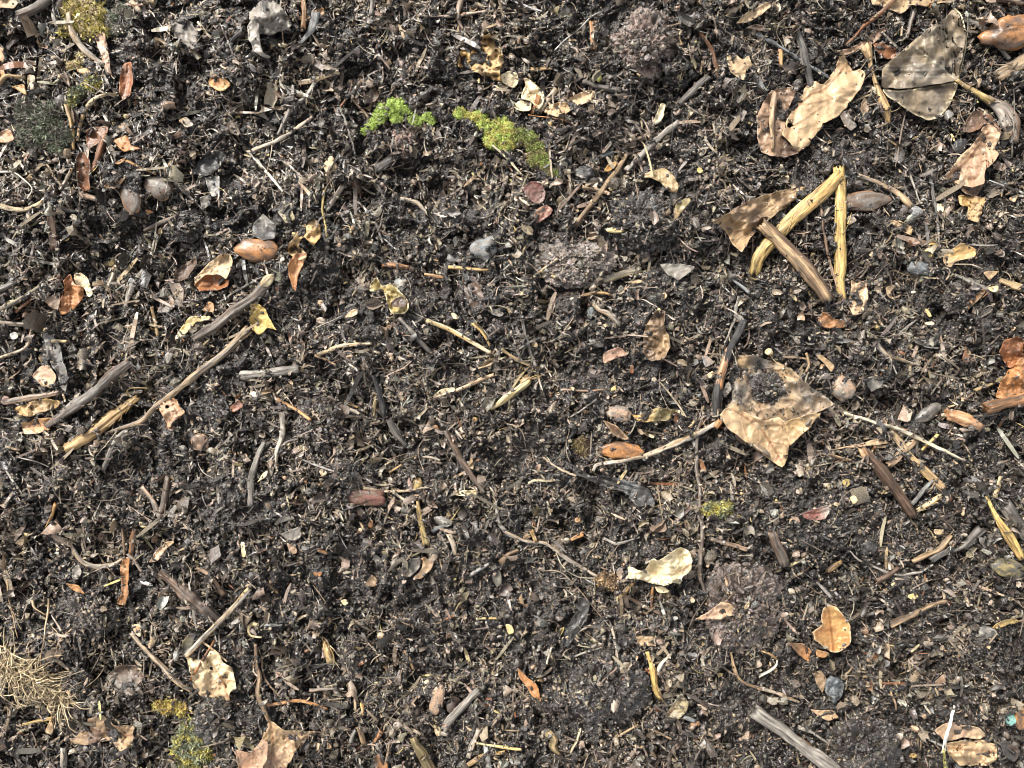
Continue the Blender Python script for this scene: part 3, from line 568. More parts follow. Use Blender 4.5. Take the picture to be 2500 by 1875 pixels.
S|twig|20|1070,780 960,870 850,980 752,1078|r=18/16/15/17 c=grey/lgrey side=3|grey twig slanting down left, the upper of the pair at the upper right of centre
S|twig|20|752,970 700,1062 600,1200 500,1330 432,1422|r=17/18/20/18 c=tan/brown|brown twig slanting down left, the lower of the pair above the soil ball
S|twig|20|472,1185 560,1202 640,1228|r=12/10 c=pink/tan|short pinkish twig crossing the brown slanting twig
L|leaf_scrap|20|603,1080 640,1030 690,1020 692,1047 632,1092|c=yellow/orange thick=.6 dirt=0|bright yellow-orange chip above the brown slanting twig
E|charcoal_lump|20|490,1098|r=58/52 a=0 c=black/dgrey m=stone lump=.2 flat=.8 dirt=0|small round black charcoal lump left of the yellow-orange chip
L|leaf|20|85,1182 150,1150 215,1160 237,1230 215,1277 165,1282 110,1232|c=maroon/grey cup=.3 dirt=.15 round=1|maroon rounded leaf below the tail of the moss
L|leaf|20|175,1332 240,1290 287,1320 270,1362 180,1417 163,1365|c=maroon/pink cup=.3 dirt=.1 mid=180,1400;250,1310|second maroon leaf, below the rounded one
L|leaf|20|828,1112 900,1078 990,1063 1052,1110 1082,1172 1070,1232 1020,1210 960,1150 900,1122 842,1132|c=tan/olive cup=-1.2 wr=.8 dirt=.25|tan and olive leaf draped over the top of the soil ball
L|leaf|20|1060,1290 1130,1250 1165,1262 1100,1352 1045,1410|c=tan/olive cup=.5 dirt=.2|narrow tan leaf on the right side of the soil ball
E|seed|20|682,1458|r=60/18 a=3 c=cream/yellow flat=.7 dirt=.1|long pale yellow seed stuck on the soil ball
L|leaf_scrap|20|1192,1075 1225,1050 1242,1080 1215,1100|c=yellow/cream dirt=0|small yellow scrap right of the soil ball
L|leaf_scrap|20|15,1425 45,1430 55,1465 25,1470|c=yellow/tan dirt=0|small yellow scrap left of the soil ball, below the maroon leaves
E|seed|20|272,780|r=18/15 a=0 c=yellow/orange dirt=0|tiny amber seed under the tan leaf group at the top
E|seed|20|440,848|r=26/13 a=80 c=orange/yellow dirt=0|small amber bud at the end of the thin reddish stalk
T|stalk|20|130,735 260,760 360,795 432,825|r=3 c=orange/rust|hair-thin reddish stalk leading to the amber bud
S|twig|20|480,520 600,548 705,565|r=16/13 c=dgrey/grey|dark grey twig below the upright yellow grain
L|bark_strip|20|592,965 650,882 660,915 600,975|c=lgrey/pink thick=.6|pale grey bark flake above the yellow-orange chip
S|wood_chip|20|542,1002 600,985 665,958|r=14/12 c=blue/dgrey flat=.5|bluish dark chip beside the pale grey bark flake
L|leaf|20|1440,150 1500,90 1560,55 1640,5 1670,40 1600,95 1520,140|c=tan/paletan cup=.8 dirt=.15|tan leaf strip at the top edge left of the big folded leaf
L|leaf_scrap|20|1498,178 1560,150 1632,165 1622,198|c=grey/brown cup=.8|curled brown-grey scrap below the tan leaf strip at the top
S|twig|20|620,1312 560,1388 470,1442|r=6/5 c=grey/lgrey|thin curved twig left of the soil ball
T|root|20|1042,690 1040,850 1022,975|r=3 c=grey/dgrey|dark hairlike root hanging across the grey slanting twig
E|seed|20|575,1325|r=15/13 a=0 c=tan/orange dirt=0|tiny tan seed left of the top of the soil ball
S|twig|20|1260,490 1180,560 1085,650|r=25/30/18 c=grey/dgrey|weathered grey twig below the pale brown clod
L|leaf|30|680,-20 1245,-20 1212,14 1160,14 1100,26 1050,42 990,35 940,30 905,82 870,86 820,64 760,44 698,34|c=tan/grey cup=.4 wr=.8 dirt=.2|large tan leaf cut off by the top edge on the right
S|twig|30|1290,120 1400,180 1480,270 1565,370|r=14/16/10 c=grey/lgrey|grey twig between the folded leaf and the orange knobbly nut
S|twig|30|965,70 940,150 918,245|r=15/13 c=grey/brown|short grey twig above the folded leaf
S|twig|30|760,205 805,250 852,298|r=9 c=lgrey/brown|small twig touching the left side of the folded leaf
S|twig|30|845,-15 740,85 640,172 530,290|r=13/14/13/10 c=brown/rust|brown twig slanting from the top edge to the left of the folded leaf
L|leaf|30|470,322 560,300 640,258 720,190 792,163 792,192 762,222 722,267 640,302 560,342 510,352|c=brown/pink cup=1|narrow dark pink-brown leaf under the slanting brown twig
L|leaf|30|700,280 760,268 850,310 842,372 790,378 732,332|c=rust/brown cup=.5 grain=1|small rusty leaf left of the folded leaf
S|twig|30|-30,215 120,300 240,382 330,440 430,492|r=12/13/12 c=dgrey/blue|long thin dark twig behind the big tan leaf at the upper right
S|twig|30|212,185 262,330 318,545|r=24/28/26 c=grey/dgrey|thick dark grey twig pointing down at the big tan leaf
S|stem|30|115,305 118,360 120,422|r=13/14/11 c=straw/orange|short yellow-orange stem beside the thick dark grey twig
S|dried_stalk|30|665,310 680,360 700,440 722,530 748,620 780,700 796,772|r=34/17/13/15/30/34/16 c=tan/straw dirt=.15 groove=.06|spindle-shaped tan stalk between the big tan leaf and the folded leaf
L|leaf|30|222,545 212,600 170,700 128,860 200,935 242,965 150,992 60,985 0,960 -32,880 -28,740 15,650 50,585 130,558|c=pink/brown cup=.5 wr=.7 dirt=.25 keep=.15|darker brown half leaf behind the big tan toothed leaf
S|rolled_leaf|30|78,590 66,760 66,950|r=18/16/10 c=tan/pink|upright rolled edge of leaf left of the big tan toothed leaf
L|leaf|30|480,318 524,342 547,415 577,460 612,436 648,444 642,492 626,560 580,622 520,692 450,742 390,792 345,862 300,922 240,968 190,920 130,862 150,780 190,690 210,620 245,600 280,540 310,530 345,515 378,545 430,500 470,420|c=paletan/tan cup=-.5 wr=.55 dirt=.07 lift=2.5 mid=150,900;200,720;300,600;400,560;540,400 veins=4 jag=1.6 holes=180,790,8|big pale tan toothed leaf at the upper right
L|leaf|30|1222,56 1262,105 1284,200 1286,300 1266,400 1242,507 1180,520 1050,547 850,572 760,558 746,530 770,440 830,382 900,310 985,240 1080,165 1160,104|as=upper_half c=taupe/grey cup=-.5 wr=.7 dirt=.18 lift=4 grain=0 mid=1235,508;1130,420;1060,370;960,290 veins=5 jag=.4 rib=1.4 pleat=1.2 vcol=-1.0 tilty=.05|big folded grey-brown leaf at the upper right
+L|lower_half|30|760,560 850,574 1050,550 1180,522 1240,518 1226,590 1192,660 1150,722 1110,750 1060,759 980,737 920,706 858,655 790,620|c=taupe/grey cup=-.3 wr=.4 dirt=.25 lift=1 jag=.4 rim=cream|
+S|yellow_rim|30|1222,56 1263,105 1286,200 1288,300 1268,400 1244,505|r=4 c=yellow/cream dirt=0 m=straw lift=1.5|
+S|stalk|30|1235,505 1300,552 1380,602 1448,642|r=10/15/16/22 c=yellow/tan dirt=.1 m=straw lift=1|
+S|frayed_sheath|30|1440,635 1530,700 1580,800 1600,905|r=24/44/46/20 c=brown/lgrey flat=.5 side=8 groove=.3|
E|nut|30|1590,200|r=150/92 a=-8 c=orange/brown m=seed flat=.75 lump=.16 knob=.2 dirt=.25|knobbly orange-brown nut cut by the right edge near the top
S|wood_chip|30|1500,470 1590,420 1680,370|r=42/45 c=tan/grey flat=.4 side=4|flat tan wood chip at the right edge under the knobbly nut
L|leaf|30|1340,697 1400,708 1450,730 1500,790 1518,830 1445,782 1400,792 1380,822 1310,838 1272,832 1280,790 1308,740|c=brown/rust cup=.8 lift=2|dark brown curled top of leaf under the stalk of the folded leaf
L|leaf|30|1445,772 1518,832 1492,900 1472,950 1503,962 1480,1010 1420,1080 1402,1160 1330,1187 1250,1162 1180,1137 1142,1116 1200,1070 1240,1010 1300,950 1350,890 1400,812|as=blade c=pink/paletan cup=.7 wr=.8 dirt=.1 lift=2 mid=1440,820;1300,1010;1180,1110 veins=3|pinkish tan curled leaf at the right near the top
+L|turned_edge|30|1195,1140 1255,1166 1330,1190 1412,1163 1362,1245 1282,1222|c=brown/pink cup=1 dirt=.2|
L|leaf_scrap|30|1240,1240 1330,1238 1422,1255 1392,1350 1370,1412 1298,1380 1310,1310 1250,1300|c=tan/straw cup=.8 wr=1.5|torn yellow-tan scrap below the pinkish curled leaf
S|straw|31|490,-525 498,-360 496,0 495,150 508,275|as=upright_piece r=34/38/37/34/24 c=straw/yellow flat=.6 groove=.12 side=2 keep=.05 dirt=.3|bent yellow straw folded into an upside-down V at the upper right
+S|slanted_piece|30|480,1118 400,1205 200,1380 0,1600 -50,1722|r=36/44/42/42/34 c=straw/yellow flat=.6 groove=.12 side=3 m=straw dirt=.3 lift=1|
L|leaf|F|1537,478 1575,458 1620,435 1680,413 1742,401 1728,428 1692,450 1655,478 1640,495 1618,515 1604,548 1582,530 1565,497|c=tan/brown cup=1.2 wr=1.4 dirt=.15 lift=3 grain=1 pleat=2|crumpled brown ribbed leaf left of the bent yellow straw
S|straw|30|10,1425 130,1540 280,1700 405,1888|r=38/42/42/40 c=tan/brown flat=.8 groove=.12 keep=.05 lift=2 side=2 dirt=.45|brown-tan straw piece crossing under the slanted yellow one
E|seed_pod|30|667,1272|r=142/54 a=-6 c=brown/grey seam=1 flat=.5 dirt=.1|brown seed pod with a reddish rim right of the bent straw
S|twig|30|610,1115 760,1178 850,1222 942,1305|r=14/15/19/22 c=lgrey/tan|grey-tan twig above the seed pod at the right
E|stone|30|972,1345|r=46/38 a=-10 c=blue/lgrey m=stone lump=.12|bluish grey pebble at the end of the grey-tan twig on the right
L|leaf|31|1345,-40 1365,-10 1340,30 1240,42 1190,85 1152,55 1142,10 1200,-35 1270,-70|c=tan/straw cup=1 dirt=.12 grain=1|tan crescent-shaped leaf at the right above the thin grey twig
S|twig|30|850,970 920,1062 965,1180 1002,1292|r=7/8/5 c=grey/lgrey|thin grey twig, left of the two standing above the bluish pebble
S|twig|30|1040,1040 1080,1200 1110,1400 1122,1555|r=9/10/7 c=grey/dgrey|long thin grey twig passing right of the bluish pebble
S|twig|30|370,1290 388,1450 430,1659 500,1890|r=8/9/8 c=brown/pink|thin reddish twig between the two legs of the bent straw
L|leaf|30|655,610 682,690 655,735 625,700 632,640|c=brown/tan cup=.8|small brown leaf by the lower end of the spindle-shaped stalk
L|leaf|30|485,705 540,700 605,800 560,830 510,770|c=brown/grey cup=.5|dull brown leaf below the big pale tan toothed leaf
L|leaf_scrap|30|1585,1240 1625,1238 1600,1285 1560,1260|c=tan/paletan|small tan flake right of the torn yellow-tan scrap
L|leaf_scrap|30|1105,1290 1150,1288 1152,1345 1110,1340|c=cream/straw grain=1|small yellow splintered flake right of the bluish pebble
L|leaf_scrap|30|800,1395 870,1395 960,1440 945,1495 870,1450|c=tan/straw grain=1 wr=1|splintered tan flake below the bluish pebble
E|seed|30|700,1612|r=20/18 a=0 c=tan/cream dirt=0|round tan seed right of the lower end of the bent straw
L|leaf_scrap|30|538,1370 572,1362 605,1395 545,1430|c=lgrey/pink|small pinkish grey flake under the seed pod at the right
L|leaf_scrap|30|1270,870 1310,880 1290,960 1240,980 1200,940 1220,890|c=black/dgrey cup=-1|black wet scrap left of the pinkish curled leaf
S|wood_chip|30|1440,-10 1659,30|r=20/16 c=grey/brown|grey splinter along the top edge at the right
L|leaf|01|400,172 440,118 470,190 532,212 532,270 502,312 470,352 390,387 368,360 385,282 402,222|as=blade c=rust/orange cup=.8 wr=1 dirt=.06 lift=2 mid=440,130;440,370 veins=2|rust-orange curled leaf at the left with a pale back half
+L|pale_back|01|465,130 520,118 552,150 592,250 560,280 530,212 480,192|c=paletan/cream cup=.8 dirt=.1|
L|leaf_scrap|01|268,290 382,236 372,352 330,352|c=pink/grey|pinkish leaf piece left of the rust-orange curled leaf
L|leaf|01|1228,162 1320,60 1400,-2 1462,8 1472,60 1432,162 1390,130 1300,130 1240,192|as=outer_side c=paletan/tan cup=1 wr=1 dirt=.12 lift=4|cup-shaped curled leaf with a dark orange inside, above the long brown stick
+L|inner_side|01|1230,190 1262,240 1350,232 1442,205 1452,160 1425,165 1390,132 1300,132|c=rust/orange cup=2.4 dirt=.1|
L|leaf|01|1088,132 1150,78 1240,18 1252,60 1180,162 1110,182|c=dbrown/brown cup=1.2|dark brown leaf left of the cup-shaped curled leaf
L|leaf|01|1103,547 1150,460 1200,400 1260,393 1337,395 1322,420 1240,432 1190,492 1140,532|c=yellow/cream cup=.6 dirt=.05 lift=1.5|pointed yellow leaf left of the long brown stick
L|leaf_scrap|01|1278,360 1322,298 1352,310 1355,372|c=tan/orange|small tan triangle of leaf above the pointed yellow leaf
L|leaf|F|538,688 541,660 556,654 577,668 583,688 598,714 576,708 560,725 545,714|c=yellow/olive cup=1.8 wr=1 dirt=.15 lift=2|curled olive-yellow leaf right of the long brown stick
S|stick|01|1725,140 1659,228 1590,290 1500,350 1400,425 1320,480 1240,532|as=shaft r=18/28/30/30/32/34/24 c=brown/grey groove=.16 side=4 dirt=.35|long dark brown stick with a pale broken end, left of centre
+S|broken_end|11|60,195 90,165 112,150|r=20/30/16 c=cream/tan lift=1|
S|twig|01|1380,312 1500,232 1659,150 1700,135|r=8/9/7 c=dgrey/grey|thin straight grey twig above the long dark brown stick
S|stick|01|1570,480 1400,645 1250,752 1100,880 980,962 890,1055 690,1132|r=27/25/26/20/22/18/8 c=grey/tan side=5 dirt=.55 lift=1 keep=.3|longest grey-tan stick, slanting down left across the left half
S|twig|01|825,692 700,775 560,900 430,1000 305,1085|r=32/36/38/30/18 c=grey/brown keep=.3 dirt=.5 rough=.3 side=4|thick crusty grey twig at the left below the pinkish leaf
S|wood_chip|01|865,908 760,985 600,1110 425,1225|r=26/36/36/26 c=tan/straw flat=.6 side=7 groove=.25 dirt=.2|ragged tan piece of wood at the left, next to the crusty grey twig
L|leaf|01|80,982 180,940 280,918 385,930 372,970 280,1002 200,1032 120,1022|c=tan/straw cup=.8 wr=1.2 dirt=.15|tan leaf at the left, above the square-ended one
L|leaf|01|128,1070 250,1038 335,1040 312,1112 250,1132 150,1142|c=paletan/orange cup=.4 wr=.8 dirt=.1 mid=140,1100;320,1075 veins=3|square-ended tan leaf at the left below the other tan leaf
L|leaf|01|198,770 260,708 312,708 352,770 342,852 280,842 228,802|c=pink/paletan cup=.3 dirt=.08|pinkish tan leaf at the left over the grey leaf
L|leaf|01|268,490 332,518 392,600 402,682 432,780 415,880 385,850 350,742 300,640 280,562|c=grey/blue cup=.5 dirt=.12 mid=300,510;400,840|long bluish grey leaf at the left
S|twig|01|40,942 180,912 375,878|r=22/20/17 c=grey/pink|grey-brown twig just above the tan leaves at the left
S|twig|01|-10,352 130,290 255,208|r=20/16/12 c=grey/olive|grey twig slanting in from the left edge, above the thinner red-brown one
S|twig|01|100,362 180,300 245,238|r=9/10/7 c=rust/brown|thin red-brown twig at the left edge
S|stem|01|-10,430 100,445 215,450|r=12/15/12 c=tan/lgrey|level tan stem at the left edge
S|stem|01|-10,662 160,592 202,480 252,402 345,365|r=11/9/8 c=tan/lgrey|long bending tan stem below the rust-orange leaf at the left
S|twig|01|-10,228 80,190 170,140|r=22/18/14 c=grey/dgrey|thick grey twig end at the left edge above the others
L|leaf_scrap|01|0,340 40,300 95,285 60,320|c=yellow/cream|small yellow scrap on the grey twig at the left edge
S|wood_chip|01|902,112 835,200 790,345|r=22/20/12 c=brown/lgrey flat=.5|curved brown-grey wood strip right of the rust-orange leaf
S|wood_chip|01|722,130 682,232|r=14/13 c=lgrey/tan|short pale chip left of the curved brown-grey strip
S|stem|01|960,340 980,420 997,515|r=10 c=tan/straw|upright tan stem left of the pointed yellow leaf
S|stem|01|950,450 1050,467|r=8 c=tan/cream|tiny level tan stem crossing the upright one
L|leaf|01|990,372 1040,310 1100,280 1112,330 1060,372|c=grey/pink cup=.6|greyish leaf between the upright tan stem and the pointed yellow leaf
L|leaf|01|1005,942 1080,905 1120,920 1142,980 1172,1000 1100,1062 1070,1112 1055,1062 1010,1002|c=pink/orange cup=.6 wr=1.2 dirt=.05 holes=1058,968,5 lift=2|pinkish orange leaf with a small hole on the longest stick
S|twig|01|820,1095 742,1172 690,1280 655,1365|r=10/14/16/13 c=grey/lgrey|grey side twig bending down from the lower end of the longest stick
S|wood_chip|11|-70,768 100,745 275,728|r=28/26/28 c=grey/lgrey flat=.6 side=3|blunt grey stick lying level left of centre
T|rootlet|01|780,900 782,865 830,848 915,850|r=7 c=yellow/tan|small yellow hook-shaped rootlet between the two thick twigs at the left
T|root|01|600,900 680,940 722,985 732,1075|r=5 c=lgrey/grey|thin curved root over the ragged tan wood
T|root|01|730,1100 690,1200 590,1310|r=4 c=lgrey/cream|fine pale root below the end of the longest stick
E|seed|01|1265,1190|r=60/56 a=0 c=brown/pink m=seed flat=.35 lump=.05|flat round brown seed left below the longest stick
S|twig|11|62,1200 20,1280 -10,1400 -28,1590|r=15/22/22/17 c=lgrey/grey|upright pale grey stick left of centre with a knee at its top
S|twig|01|900,1480 970,1560 1012,1660|r=14/16/22 c=pink/grey|left arm of the forked root at the left, lower half
S|root|01|1062,1420 1052,1530 1020,1640|r=22/26/20 c=brown/grey|right arm of the forked root at the left, thicker
L|leaf_scrap|01|1450,975 1512,920 1542,970 1472,1007|c=maroon/rust cup=.6|shiny dark maroon flake right of the pinkish orange leaf
E|grain|01|885,938|r=24/18 a=10 c=white/lgrey m=stone dirt=0|white speck between the tan wood and the longest stick
E|grain|01|1612,890|r=26/19 a=30 c=white/cream m=stone dirt=0|white speck right of the maroon flake
T|root|01|118,1288 220,1315 300,1352|r=7 c=grey/lgrey|short curved grey root at the left below the square-ended leaf
L|leaf_scrap|01|58,505 100,490 120,520 90,545 62,535|c=cream/white|cream scrap at the left below the level tan stem
S|stem|01|330,552 420,555|r=10 c=straw/cream|small tan stem lying on the bluish grey leaf
E|seed|01|815,460|r=26/14 a=5 c=tan/brown|oval tan seed above the crusty grey twig
E|stone|01|870,715|r=22/22 a=0 c=blue/lgrey m=stone|tiny bluish pebble at the upper end of the crusty grey twig
E|berry|01|1152,548|r=17/14 a=0 c=orange/tan dirt=0|tiny amber berry below the pointed yellow leaf
S|stem|01|1262,605 1325,540|r=9/7 c=cream/straw|small pale yellow stem below the lower end of the brown stick
L|leaf|11|730,235 732,190 770,138 802,205 890,180 932,250 970,290 983,350 942,385 870,378 850,322 836,250|c=yellow/olive cup=1.4 wr=1.6 dirt=.2 lift=2 rim=cream|twisted olive-yellow curled leaf in the middle left of centre
L|leaf_scrap|11|862,305 932,262 975,300 960,335 880,335|c=dbrown/brown cup=.5 lift=2|dark hollow band of the twisted olive-yellow leaf
E|stone|11|932,195|r=42/42 a=0 c=blue/lgrey m=stone lump=.14|light bluish pebble on the twisted olive-yellow leaf
S|twig|11|820,75 900,72 972,88|r=13/17/14 c=orange/brown|short orange-brown twig above the twisted olive-yellow leaf
S|twig|11|1080,125 1150,138 1222,152|r=10 c=tan/orange|thin tan-orange twig in the middle, right of the short orange-brown one
S|twig|11|1240,88 1350,98 1480,102|r=12/9 c=straw/brown|level brown twig under the small bluish pebble in the middle
L|leaf|11|1312,122 1400,148 1442,220 1475,330 1432,382 1370,332 1330,222|c=brown/dbrown cup=.5 dirt=.15 grain=1 mid=1340,140;1440,360|dark brown leathery leaf strip in the middle
S|straw|11|1100,422 1230,475 1350,542 1495,625|r=16/15/16/11 c=straw/cream m=straw dirt=.15|tan straw with dark joints at the centre, slanting down right
S|twig|11|928,415 1050,550 1190,692|r=14/15/10 c=grey/dgrey|dark grey twig at the centre left of the tan jointed straw
S|twig|21|-40,605 60,672 200,727|r=10/12/11 c=tan/olive|thin olive-tan twig right of the end of the jointed straw
S|twig|11|410,642 520,590 600,572 742,570|r=11/14/11/7 c=tan/cream|thin tan twig curving level left of centre
S|wood_chip|11|390,640 520,702|r=10/8 c=brown/tan|thin brown chip under the curving tan twig
S|twig|11|1285,862 1400,812 1512,767|r=12/13/12 c=paletan/pink|pale straight twig just below the centre
L|leaf_scrap|11|1125,905 1180,860 1262,840 1285,862 1200,892 1142,915|c=paletan/cream wr=1|ragged tan scrap at the left end of the pale straight twig
S|straw|11|1500,977 1580,925 1659,868 1735,808|as=stalk r=12/20/20/20 c=yellow/cream m=straw dirt=.08|bright yellow straw piece just below the centre
+S|frayed_end|21|90,815 128,788|r=20/24 c=straw/tan side=5 m=straw|
S|twig|11|765,770 800,900 822,1010|r=20/26/24 c=dgrey/black side=5|upper black charred branch left of the centre
S|twig|11|860,1050 900,1130 962,1215|r=22/30/16 c=grey/dgrey side=5|lower grey charred branch continuing down right
S|wood_chip|11|772,905 765,970 762,1042|r=9/13/9 c=tan/olive flat=.6|small upright tan chip beside the charred branch
S|wood_chip|11|545,1030 675,1032|r=12 c=lgrey/tan flat=.5|flat pale chip lying level left of the charred branch
S|wood_chip|11|578,942 662,975|r=12/9 c=tan/straw flat=.5|small slanted tan chip above the flat pale chip
S|twig|11|565,1260 690,1240 755,1202|r=7/9/9 c=tan/lgrey|thin pale bent twig left below the charred branch
S|wood_chip|11|832,1332 895,1298|r=7 c=tan/cream|upper of two tiny parallel tan sticks above the glossy pod
S|wood_chip|11|862,1380 935,1335|r=8 c=tan/straw|lower of two tiny parallel tan sticks above the glossy pod
S|stick|11|1222,1125 1290,1275 1370,1390 1455,1512|r=18/26/24/14 c=brown/grey side=3|long dark brown stick standing slantwise below the centre
E|seed_pod|11|662,1532|r=140/50 a=5 c=maroon/brown m=seed flat=.5 lump=.16 sharp=.25 dirt=.3|glossy reddish brown pod left below the centre
S|root|11|700,1480 800,1500 920,1502 1110,1478|r=11/9/10/6 c=lgrey/tan side=3|tangled pale root lying level right of the glossy pod
S|root|11|885,1508 960,1560 1065,1625|r=9/7 c=lgrey/cream|pale root going down right from the glossy pod
L|leaf_scrap|11|1245,1522 1300,1493 1422,1495 1402,1532 1300,1532|c=yellow/cream wr=1 dirt=.05|frilly yellow scrap below the long dark brown slanting stick
S|bark_shred|11|150,925 250,975 360,1052|r=11/12/9 c=tan/orange side=3|tan shred slanting down right over the brown clod left of centre
S|bark_shred|11|185,1000 182,1140 150,1230 132,1345|r=16/20/16/10 c=tan/lgrey side=9|long frayed tan shred hanging along the left of the brown clod
S|twig|11|275,1170 180,1210 100,1310|r=6/8/6 c=grey/lgrey|thin curved grey twig crossing the frayed tan shred
L|leaf_scrap|11|15,1450 60,1385 95,1370 80,1410|c=paletan/cream cup=.6|cream pointed scrap beside the upright pale grey stick
E|bud|11|1038,1462|r=46/32 a=80 c=straw/olive lump=.08|rounded tan bud on the tangled pale root
E|seed|11|840,1420|r=16/14 a=0 c=orange/brown dirt=0|tiny shiny brown seed above the tangled pale root
E|seed|11|1397,1047|r=20/16 a=0 c=yellow/orange dirt=.05|small amber lump right of the charred branch
E|berry|11|195,1416|r=13/12 a=0 c=orange/pink dirt=0|tiny orange berry left above the glossy pod
E|stone|11|420,312|r=20/22 a=0 c=pink/paletan m=stone dirt=0|tiny pinkish stone right of the curled olive-yellow leaf
L|leaf_scrap|11|618,350 655,345 662,375 625,400 570,402|c=tan/cream|small tan scrap right of the tiny pinkish stone
L|leaf_scrap|11|1245,372 1272,372 1302,412 1262,415|c=cream/straw dirt=0|small cream scrap above the tan jointed straw
L|leaf_scrap|11|1490,350 1530,345 1585,375 1560,402 1500,380|c=lgrey/grey pleat=1|small ribbed grey scrap right of the dark leathery leaf strip
L|leaf_scrap|11|1085,700 1150,690 1135,740 1100,735|c=lgrey/blue|small light grey scrap above the ragged tan scrap
S|stem|11|1390,440 1450,500 1492,582|r=14/12/7 c=olive/straw|short olive stem right of the tan jointed straw
L|leaf_scrap|11|410,1365 450,1350 470,1385 430,1415|c=cream/pink dirt=.1|little cream flake above the glossy pod
L|leaf|21|1435,640 1400,705 1428,760 1415,930 1342,1010 1395,1100 1500,1182 1600,1252 1700,1330 1740,1350 1765,1292 1780,1212 1900,1080 1962,1010 2070,962 2000,890 1900,830 1800,740 1690,680 1600,650 1500,655|as=blade c=grey/tan cup=.5 wr=.9 dirt=.38 lift=2 keep=.22 mid=1430,690;1560,880;1700,1290 veins=5|large dirty tan leaf half buried in soil at the right
+L|lower_lobe|21|1342,1010 1395,1100 1500,1182 1600,1252 1700,1330 1740,1350 1765,1292 1780,1212 1790,1130 1720,1040 1600,1050 1500,1010 1420,950|c=tan/paletan cup=.5 wr=.5 dirt=.15 lift=1 mid=1420,980;1600,1110;1740,1330 veins=4|
+L|folded_tip|31|180,1215 150,1100 160,1050 300,1010 380,1005 320,1080 250,1150|c=straw/tan cup=.6 lift=2 dirt=.2|
K|soil_clod|31|70,850|r=130/100 t=1.1|soil lump lying on the middle of the large dirty leaf
E|stone|31|520,850|r=78/72 a=60 c=grey/pink m=stone lump=.1 flat=.6 dirt=.35|rounded grey-brown lump at the right corner of the large dirty leaf
S|twig|21|1492,420 1450,520 1400,620 1355,740 1330,850 1312,1030|as=bark r=24/27/22/22/28/20 c=dgrey/black keep=.06 lift=1|black twig with an orange-brown bare stretch, left of the large dirty leaf
+S|bare_stretch|21|1402,612 1365,715 1345,780 1332,840|r=22/24/24/24 c=pink/orange dirt=.08 lift=1.15|
+S|torn_top|21|1500,440 1460,400 1430,385|r=16/22/10 c=lgrey/grey|
S|twig|21|1318,1080 1150,1160 950,1245 800,1295 640,1322 560,1335 540,1372|as=shaft r=13/16/17/13/14/12/9 c=lgrey/tan dirt=.15 lift=1 groove=.2|long thin stem running left from the black twig
+S|orange_joint|21|1335,1055 1310,1090|r=20/17 c=orange/tan lift=2|
E|seed_pod|21|705,1245|r=126/56 a=2 c=brown/orange m=seed flat=.4 lump=.1 sharp=.1 dirt=.3|smooth orange-brown oval pod above the long thin stem
L|leaf|21|598,1050 682,1078 772,1170 742,1182 660,1142|c=brown/rust cup=.6 grain=1 rim=tan|narrow dark brown leaf above the orange-brown oval pod
L|leaf|21|770,1010 830,1020 870,1000 950,968 1062,988 1040,1030 1002,1062 830,1060|c=straw/olive cup=.5 grain=1 wr=1|feathered yellow-brown leaf above the long thin stem
E|stone|21|700,1010|r=72/46 a=0 c=grey/pink m=stone lump=.15 dirt=.4|lumpy grey crumb beside the feathered yellow-brown leaf
L|leaf|21|358,1308 430,1350 520,1400 700,1420 820,1450 820,1552 700,1502 560,1452 422,1392|c=dgrey/blue cup=.5 grain=1 pleat=3 wr=.8 dirt=.1|bluish black feathery leaf below the long thin stem
L|leaf|21|800,1450 900,1490 940,1590 820,1600 760,1550|c=black/dgrey cup=.6|smooth black leaf at the right end of the feathery leaf
L|leaf_scrap|21|960,62 1080,60 1192,80 1132,132 1080,172 1000,122|c=grey/lgrey dirt=.2|dusty grey triangular scrap below the soil ball
S|bark_strip|21|488,205 640,150 830,105|r=20/30/26 c=olive/grey flat=.5 groove=.25|olive grey bark strip below the flat greyish clod
L|leaf|21|852,540 880,440 942,355 1002,358 990,450 1032,590 982,662 900,685 860,642|c=brown/tan cup=.5 wr=1.4 dirt=.25 lift=1.5|crumpled brown leaf in the right middle
L|leaf_scrap|21|600,640 640,605 712,590 762,640 680,660 610,700|c=pink/maroon cup=.5|pinkish grey scrap left of the crumpled brown leaf
E|seed|21|560,565|r=52/26 a=22 c=dgrey/grey m=seed flat=.5|dark grey almond-shaped seed above the pinkish grey scrap
E|stone|21|527,372|r=24/38 a=5 c=blue/dgrey m=stone|bluish black bead at the end of the curved grey stalk
S|stalk|21|550,320 575,350 640,380 702,442|r=14/16/18/12 c=lgrey/tan|curved grey stalk left of the crumpled brown leaf
S|root|21|88,420 130,580 178,705|r=9/10/12 c=grey/lgrey|thin upright grey root right of the jointed straw
S|twig|21|350,863 480,868 602,862|r=9/7 c=pink/brown|thin level pinkish twig in the middle right
S|twig|21|560,920 480,980 395,1032|r=5 c=lgrey/grey|thin grey twig below the level pinkish twig
S|root|21|1245,1010 1200,1140 1192,1350 1218,1500 1212,1659 1230,1720 1215,2000 1235,2100 1302,2252|r=9/11/12/11/13/14/13/13/13 c=grey/brown keep=.1|long dark upright root at the right, running down past the cream leaf
E|seed|21|410,290|r=17/15 a=0 c=cream/lgrey dirt=0|tiny round cream seed in the upper right middle
E|seed|21|1116,630|r=15/12 a=0 c=white/cream dirt=0|tiny white seed right of the crumpled brown leaf
S|stem|21|150,152 230,92 312,32|r=8/10/8 c=lgrey/tan|thin grey-tan stem right of the small bluish pebble
S|stem|21|208,110 250,125 298,145|r=8/9 c=yellow/cream dirt=0|tiny yellow stem crossing the thin grey-tan one
S|twig|21|1410,152 1460,195 1522,242|r=7/9/14 c=lgrey/blue|pale bluish twig left of the lower end of the slanted straw
